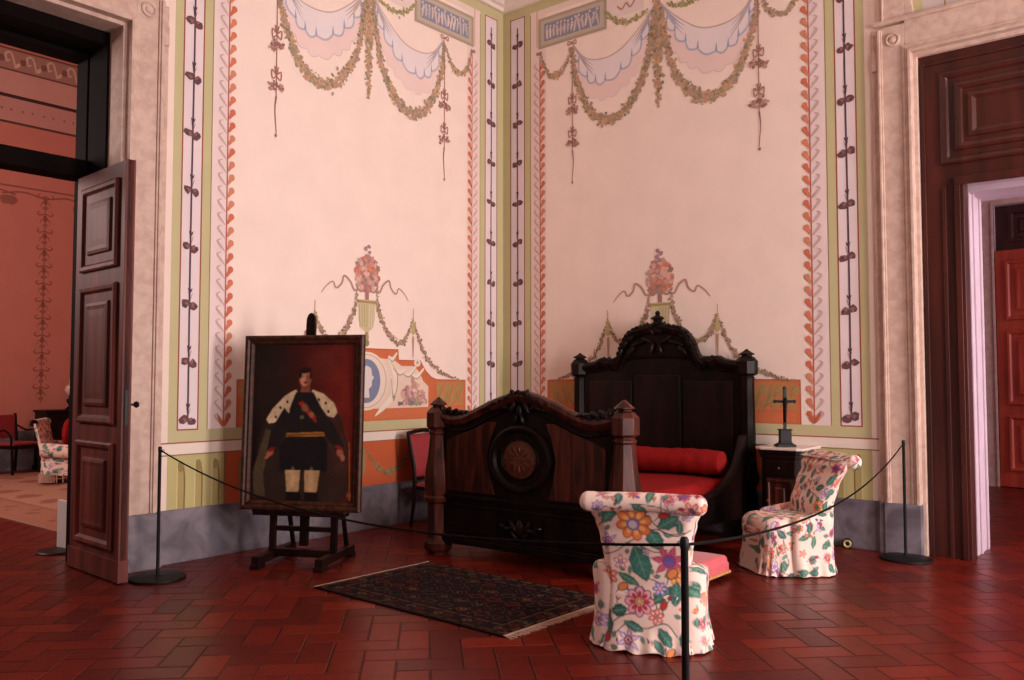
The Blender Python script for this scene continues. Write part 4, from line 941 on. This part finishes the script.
# all-over repeat for the other surfaces
RG=Ras(1.2,1.2,.004,BG); random.seed(77)
for k in range(26):
    x,y=random.random()*1.2,random.random()*1.2; a=random.random()*6; P=[(x,y)]
    for _ in range(4): a+=random.uniform(-.8,.8); x+=.09*cos(a); y+=.09*sin(a); P.append((x,y))
    vine(RG,P)
pts=[]
tries=0
while len(pts)<125 and tries<6000:
    tries+=1; p=(random.uniform(.03,1.17),random.uniform(.03,1.17))
    if all(math.hypot(p[0]-q[0],p[1]-q[1])>.082 for q in pts): pts.append(p)
pal=[((196,84,48),OR_,(250,190,120),(150,150,200)),(MAG,(214,96,110),PUR,(110,84,150)),(RED,PK,(246,190,160),OR_),((140,60,110),(228,168,176),RED,(214,180,120)),(PUR,(190,160,200),(236,210,220),MAG),((176,60,50),(216,104,84),(240,170,130),PUR)]
for i,p in enumerate(pts):
    if i%5<3: c_flower(RG,*p,random.uniform(.032,.052),pal[i%6],random.choice((5,6,7,8)),random.random(),i%4==1)
    else: c_leaf(RG,*p,random.uniform(.07,.11),random.uniform(.03,.05),random.random()*3,random.choice([TEAL,(70,124,98),(50,98,92)]))
for k in range(120): c_bud(RG,random.random()*1.2,random.random()*1.2,random.uniform(.009,.016),random.random()*6,random.choice([RED,OR_,MAG,PK,PUR]))
for k in range(90): c_leaf(RG,random.random()*1.2,random.random()*1.2,.045,.016,random.random()*3)
def colg(x,y,R=RG): return R.sample(np.mod(np.asarray(x),1.2),np.mod(np.asarray(y),1.2))
class Cloth:
    def __init__(s): s.mb=MB(); s.c=[]
    def grid(s,fn,nu,nv,uv,R=None):
        s.mb.grid(fn,nu,nv); R=R or RG
        a=[uv(i/nu,j/nv) for j in range(nv+1) for i in range(nu+1)]; a=np.array(a)
        s.c.append(colg(a[:,0],a[:,1]) if R is RG else R.sample(a[:,0],a[:,1]))
    def build(s,name,par): return s.mb.build(name,M_chintz,par,vcol=c4(np.concatenate(s.c)),angle=60)
def interp(T,x):
    for (a,p),(b_,q) in zip(T[:-1],T[1:]):
        if x<=b_: t=(x-a)/(b_-a); t=t*t*(3-2*t); return p+(q-p)*t
    return T[-1][1]
def sgnpow(v,p): return math.copysign(abs(v)**p,v)
def armchair(name,label,loc,rz):
    t=thing(name,label,'armchair',loc,rz,'floral chintz armchairs')
    Wz=[(0,.475),(.15,.45),(.35,.445),(.5,.47),(.62,.495),(.72,.54),(.80,.60),(.86,.63)]
    Yz=[(0,-.315),(.15,-.285),(.35,-.275),(.5,-.29),(.65,-.33),(.78,-.38),(.88,-.40)]
    Tz=[(0,.10),(.35,.13),(.5,.15),(.8,.11),(.86,.07)]
    # back
    c=Cloth()
    z0,z1=.012,.868
    def rearf(u,v):
        z=z0+(z1-z0)*v; w=interp(Wz,z); x=(u-.5)*w; y=interp(Yz,z); e=abs(u-.5)*2
        y+= .035*max(0,(e-.8)/.2)**2
        if z<.16: y+=-.006*sin(x*70)*(1-z/.16); 
        return (x,y-.018*cos(pi*(u-.5)),z+(.008*sin(x*38) if v<.02 else 0))
    c.grid(lambda u,v:rearf(1-u,v),110,170,lambda u,v:((1-u-.5)*interp(Wz,z0+(z1-z0)*v)+.42,z0+(z1-z0)*v),RB)
    def frontf(u,v):
        z=.30+(z1-.30)*v; w=interp(Wz,z); x=(u-.5)*w; e=abs(u-.5)*2
        y=interp(Yz,z)+interp(Tz,z)-.035*max(0,(e-.75)/.25)**2
        tuft=.012*max(0,sin(3*pi*u)*sin(3*pi*v))**2
        return (x,y+.01*cos(pi*(u-.5))-tuft*(0 if v>.95 else 1),z)
    c.grid(frontf,80,90,lambda u,v:((u-.5)*.55+.3,.3+.6*v))
    for s_ in (-1,1):
        def side(u,v,s_=s_):
            z=z0+(z1-z0)*v; r=rearf(.5+.5*s_,v); w=interp(Wz,z); yf=interp(Yz,z)+interp(Tz,z)-.035
            uu=u if s_<0 else 1-u
            return (s_*w/2+s_*.012*sin(pi*uu),r[1]+(yf-r[1])*uu,z)
        c.grid((lambda u,v,s_=s_,side=side: side(1-u,v)) if s_<0 else (lambda u,v,side=side: side(1-u,v)),24,130,lambda u,v,s_=s_:(.9+s_*.2+.13*u,.9*v))
    back=c.build('backrest',t)
    # rolled top, scrolling backward
    c=Cloth(); RL=.345
    def roll(u,v):
        x=-RL+2*RL*u; e=min(u,1-u)*2*RL; k=1 if e>.05 else math.sqrt(max(.0,1-(1-e/.05)**2))
        r=(.052+.006*(abs(x)/RL)**3)*max(k,.02); a=2*pi*v
        return (x,-.415+r*1.05*cos(a)+.0,.842+r*sin(a)+.004*cos(x*9))
    c.grid(lambda u,v:roll(u,1-v),150,50,lambda u,v:(2*RL*u+.08,.36*v+.55)); 
    c.grid(lambda u,v:((-.5+u)*.62,-.42+.13*v,.889-.04*v*v-.0*abs(u-.5)),90,20,lambda u,v:(.62*u+.1,.5+.14*v))
    c.build('rolled_top',t)
    # seat body with flared skirt
    c=Cloth()
    def ring(ph,z):
        k=max(0,1-z/.22)**1.6; a=.262+.03*k; b_=.295+.03*k
        ct,st=cos(ph),sin(ph); x=a*sgnpow(ct,.42); y=b_*sgnpow(st,.42)
        rip=(.009*k)*sin(ph*18)+(.004*k)*sin(ph*31)
        n=math.hypot(x,y); return (x*(1+rip/n*1.5),y*(1+rip/n*1.5)+.01,z)
    def body(u,v):
        z=.012+.33*v; p=ring(2*pi*u,z)
        if v>.8: 
            q=(v-.8)/.2; s=1+.02*sin(pi*q)
            return (p[0]*s,p[1]*s,z)
        return (p[0],p[1],z+(.006*sin(36*pi*u) if v<.01 else 0))
    c.grid(body,300,60,lambda u,v:(2.0*u,.34*v+.2))
    def seat(u,v):
        # polar dome
        ph=2*pi*u; r=1-v; p=ring(ph,.342); e=1-r; z=.342+.085*math.sqrt(max(0,1-(1-min(1,e/.28))**2))
        x,y=p[0]*r*1.01,p[1]*r*1.01; z+=-.012*max(0,cos(x*2*pi/.17)*cos(y*2*pi/.17))**3*(1 if e>.3 else 0)
        return (x,y,z)
    c.grid(seat,140,50,lambda u,v:(seat(u,v)[0]+.5,seat(u,v)[1]+.7))
    c.build('seat',t)
    # low scrolled arms
    for s_ in (-1,1):
        c=Cloth()
        def arm(u,v,s_=s_):
            y=-.27+.37*v; H=.49-.06*v; e=(1-v)/.14; k=1 if e>=1 else math.sqrt(max(0,1-(1-e)**2)); er=v/.3; kr=1 if er>=1 else math.sqrt(max(0,1-(1-er)**2))
            xc=.262; zb=.012
            if u<.5:
                z=zb+(H-.05-zb)*(u/.5); f=max(0,1-z/.22)**1.6; x=xc+.05+.03*f+.010*f*sin(v*24)+.010*math.exp(-((z-H+.06)/.06)**2)
            elif u<.8:
                a=(u-.5)/.3*pi; x=xc+.006+.054*cos(a); z=H-.05+.052*sin(a)
            else:
                z=zb+(H-.05-zb)*(1-(u-.8)/.2); x=xc-.048
            x=xc+(x-xc)*(.15+.85*k); z=z if z<.2 else .2+(z-.2)*(.88+.12*k)
            x=.195+(x-.195)*kr if x>.195 else x
            return (s_*x,y,z)
        g=(lambda u,v,arm=arm:arm(u,v)) if s_<0 else (lambda u,v,arm=arm:arm(1-u,v))
        c.grid(g,110,80,lambda u,v,s_=s_:(.4*v+.1+.5*(s_>0),(.85*u if s_<0 else .85*(1-u))+.1))
        c.build('arm',t)
    return t
armchair('upholstered_armchair','floral chintz armchair seen from behind, nearest the camera',(-3.53,-4.105,0),radians(23-90))
armchair('upholstered_armchair','floral chintz armchair in three-quarter view beside the marble-topped bedside cabinet',(-1.235,-4.0,0),radians(140-90)).scale=(1.0,1.0,1.035)
# ================================================================ FOOTSTOOL
fs=thing('footstool','low pink velvet footstool beside the bed, partly behind the nearer armchair','footstool',(-2.08,-3.60,0),0)
b=MB(); b.grid(lambda u,v:(-.27+.54*u,-.17+.34*v,.115+.06*min(1,max(0,1-(1-min(u,1-u,v,1-v)/.08)**2))**.5 if min(u,1-u,v,1-v)<.08 else .175+.012*sin(pi*u)*sin(pi*v)),40,30)
b.box((-.27,-.17,.055),(.27,.17,.118)); b.build('cushion',M_pink,fs,angle=50)
b=MB(); P=[(-.275,-.175,.05),(.275,-.175,.05),(.275,.175,.05),(-.275,.175,.05),(-.275,-.175,.05)]
for a,c in zip(P[:-1],P[1:]): b.tube([a,c],.012,8)
b.build('braid',M_gold,fs)
for sx in (-1,1):
    for sy in (-1,1): b=MB(); b.lathe((sx*.22,sy*.12,0),[(.018,0),(.026,.012),(.026,.03),(.016,.045),(.016,.056)],14); b.build('foot',M_darkwood,fs)
# round brass stop by the skirting
ds=thing('door_stop','small round brass-ringed stop standing at the foot of the grey skirting','door stop',(-.07,-4.09,0),radians(195))
b=MB(); b.lathe((0,0,.045),[(.012,-.02),(.045,-.02),(.045,.014),(.034,.018)],24,axis='x'); b.build('body',M_black,ds)
b=MB(); rs=[[(.0+d,r*cos(2*pi*k/24),.045+r*sin(2*pi*k/24)) for k in range(24)] for r,d in ((.036,.012),(.036,.021),(.028,.025),(.018,.021),(.014,.010))]; b.rings(rs); b.build('ring',mat('pale_brass',(196,170,120),.45,metal=.3),ds)
# ================================================================ FAR ROOM THROUGH THE LEFT DOOR
random.seed(4)
nu,nv=90,150; g=MB(); g.grid(lambda u,v:(-4.2+4.6*u,1.35+6.9*v,.012),nu,nv)
U,V=np.meshgrid(np.linspace(0,4.6,nu+1),np.linspace(0,6.9,nv+1)); base=np.zeros(U.shape+(3,)); base[:]=lin((176,130,108))
e=np.minimum(np.minimum(U,4.6-U),np.minimum(V,6.9-V)); base[e<.55]=lin((164,112,92)); base[(e>.52)&(e<.58)]=lin((150,96,76)); base[(e>.10)&(e<.15)]=lin((160,106,84))
pat=(np.sin(U*9)+np.sin(V*9+2*np.sin(U*5)))>1.0; base[pat&(e>.6)]=lin((154,96,80)); pat=(np.sin(U*14+V*3)*np.sin(V*13))>.55; base[pat&(e<.5)&(e>.16)]=lin((142,92,76))
ca_=thing('carpet','pale patterned carpet on the floor of the room beyond the left door','carpet',(0,0,.003))
g.build('pile',M_carpet,ca_,vcol=c4(base.reshape(-1,3)),smooth=False); b=MB(); b.box((-4.2,1.35,0),(.4,8.25,.0118)); b.build('backing',M_fringe,ca_,smooth=False)
def simple_armchair(loc,rz):
    t=thing('upholstered_armchair','pale floral armchair with a fringed base in the room beyond the left door','armchair',loc,rz)
    c=Cloth(); c.grid(lambda u,v:((.32+.01*v)*sgnpow(cos(-2*pi*u),.5),.34*sgnpow(sin(-2*pi*u),.5),.12+.30*v),80,20,lambda u,v:(2*u,.3*v)); c.grid(lambda u,v:(-.32+.64*u,-.33+.66*v,.42+.05*(sin(pi*u)*sin(pi*v))**.5 if 0<u<1 and 0<v<1 else .42),30,30,lambda u,v:(.6*u,.6*v+.4)); c.build('seat',t)
    c=Cloth(); c.grid(lambda u,v:(.33*cos(2*pi*u)*(1+.05*v),-.26-.12*v+.07*sin(2*pi*u),.35+.52*v),60,30,lambda u,v:(1.2*u,.5*v+.6)); c.grid(lambda u,v:(-.36+.72*v,-.40+.07*cos(2*pi*u),.87+.06*sin(2*pi*u)),30,40,lambda u,v:(.7*v,.4*u)); c.build('backrest',t)
    for s_ in (-1,1):
        c=Cloth(); c.grid(lambda u,v,s_=s_:(s_*.34+.07*cos(2*pi*u),-.3+.56*v,.50-.06*v+.10*sin(2*pi*u)),24,24,lambda u,v:(.5*u,.5*v)); c.build('arm',t)
    b=MB(); 
    for i in range(120):
        a=2*pi*i/120; x,y=.335*sgnpow(cos(a),.5),.355*sgnpow(sin(a),.5); b.tube([(x,y,.14),(x*1.01,y*1.01,.02)],.009,4)
    b.build('fringe',M_fringe,t)['kind']='stuff'
simple_armchair((-2.30,6.45,.019),radians(-125))
cu=tag(MB().ell((0,0,0),(.25,.085,.22),20,14).build('cushion',M_red,loc=(-2.31,6.44,.73),rz=radians(-125)),'red cushion propped on the pale armchair beyond the left door','cushion')
cb=thing('cabinet','dark wooden cabinet against the pink wall of the far room','cabinet',(-1.42,8.66,0))
b=MB(); b.box((-.40,-.24,.06),(.40,.25,.97)); b.box((-.43,-.27,.97),(.43,.25,1.01)); b.box((-.42,-.26,0),(.42,.25,.07)); b.build('body',M_darkwood,cb,smooth=False,bevel=.006)
for s_ in (-1,1):
    b=MB(); b.box((s_*.20-.18,-.255,.12),(s_*.20+.18,-.24,.92)); b.panel(s_*.20-.16,s_*.20+.16,.15,.89,[(0,0),(0,.012),(.03,.012),(.04,.003),(.09,.003)],lambda u,z,h:(u,-.255-h,z)); d=b.build('door',M_darkwood,cb,smooth=False)
    k=MB(); k.lathe((s_*.05,-.255,.55),[(.005,0),(.005,-.015),(.013,-.02),(.009,-.032),(.001,-.034)],12,axis='y'); k.build('knob',M_brass,d)
lp=thing('oil_lamp','small oil lamp with a round glass globe on the far dark cabinet','lamp',(-1.36,8.62,1.01))
b=MB(); b.lathe((0,0,0),[(.075,0),(.08,.02),(.05,.04),(.03,.07),(.04,.10),(.065,.14),(.06,.18),(.03,.20),(.035,.23),(.02,.24)],18); b.build('base',M_darkwood,lp)
b=MB(); b.lathe((0,0,.24),[(.03,0),(.07,.03),(.095,.09),(.085,.15),(.05,.18),(.03,.19),(.025,.30)],18); b.build('globe',M_glass,lp)
sc=thing('armchair','dark open armchair with curved arms at the left edge beyond the doorway','chair',(-2.34,8.30,.019),radians(200))
for s_ in (-1,1):
    b=MB(); b.tube([(s_*.25,.24,0),(s_*.25,.22,.42)],.022,8); b.build('leg',M_darkwood,sc)
    b=MB(); b.tube([(s_*.22,-.26,0),(s_*.22,-.23,.45),(s_*.23,-.30,.95)],.024,8); b.build('leg',M_darkwood,sc)
    b=MB(); b.tube(spline([(s_*.25,.20,.44),(s_*.28,.22,.60),(s_*.29,.10,.70),(s_*.27,-.08,.68),(s_*.24,-.27,.76)],5),.016,8); b.build('arm',M_darkwood,sc)
b=MB(); b.box((-.27,-.25,.40),(.27,.26,.45)); b.build('seat_frame',M_darkwood,sc,smooth=False,bevel=.005)
b=MB(); b.box((-.25,-.23,.45),(.25,.24,.50)); b.build('seat',M_redchair,sc,smooth=False,bevel=.02)
b=MB(); b.box((-.2,-.285,.55),(.2,-.255,.93)); b.build('backrest',M_redchair,sc,smooth=False,bevel=.01)
wb=thing('sign_stand','white upright panel on a round black base just inside the left doorway','stand',(-4.62,1.22,0))
b=MB(); b.lathe((0,0,0),[(.17,0),(.18,.008),(.17,.02),(.03,.03)],28); b.build('base',M_black,wb)
b=MB(); b.box((.035,-.16,.0),(.07,.14,.44)); b.build('panel',M_white,wb,smooth=False,bevel=.004)
# ================================================================ LIGHT
def area(name,loc,rot,sx,sy,power,col):
    l=bpy.data.lights.new(name,'AREA'); l.shape='RECTANGLE'; l.size=sx; l.size_y=sy; l.energy=power; l.color=col
    o=bpy.data.objects.new(name,l); COL.objects.link(o); o.location=loc; o.rotation_euler=rot; return o
WARM=(1.0,.88,.86)
for i,(a,c) in enumerate(wins):
    area('window_daylight',((a+c)/2,YS-.42,2.4),(radians(90),0,0),1.5,3.7,[10,310,575][i],WARM)
area('window_daylight',(XW-.42,-6.6,2.4),(radians(90),0,radians(-90)),1.5,3.7,25,WARM)
area('east_room_daylight',(3.1,-10.3,2.4),(radians(90),0,0),2.9,3.9,180,(1.0,.82,.93))
area('far_room_fill',(-7.5,4.5,4.0),(0,radians(-90),0),2.0,2.0,300,(1.0,.80,.74))  # added fill lamp inside the windowless far room
w=bpy.data.worlds.new('world'); bpy.context.scene.world=w; w.use_nodes=True
w.node_tree.nodes['Background'].inputs[0].default_value=(.8,.7,.75,1); w.node_tree.nodes['Background'].inputs[1].default_value=.25
# ================================================================ CAMERA
cam=bpy.data.cameras.new('camera'); co=bpy.data.objects.new('camera',cam); COL.objects.link(co)
co.location=(-7.965,-6.683,1.5); cam.sensor_width=36; cam.lens=855/1024*36; cam.clip_start=.05
pitch=math.atan(41/855.); co.rotation_euler=(radians(90)+pitch,0,radians(39.4-90))
sc_=bpy.context.scene; sc_.camera=co
sc_.view_settings.view_transform='Standard'; sc_.view_settings.look='None'; sc_.view_settings.gamma=1; sc_.view_settings.exposure=0.0; sc_.view_settings.use_curve_mapping=False
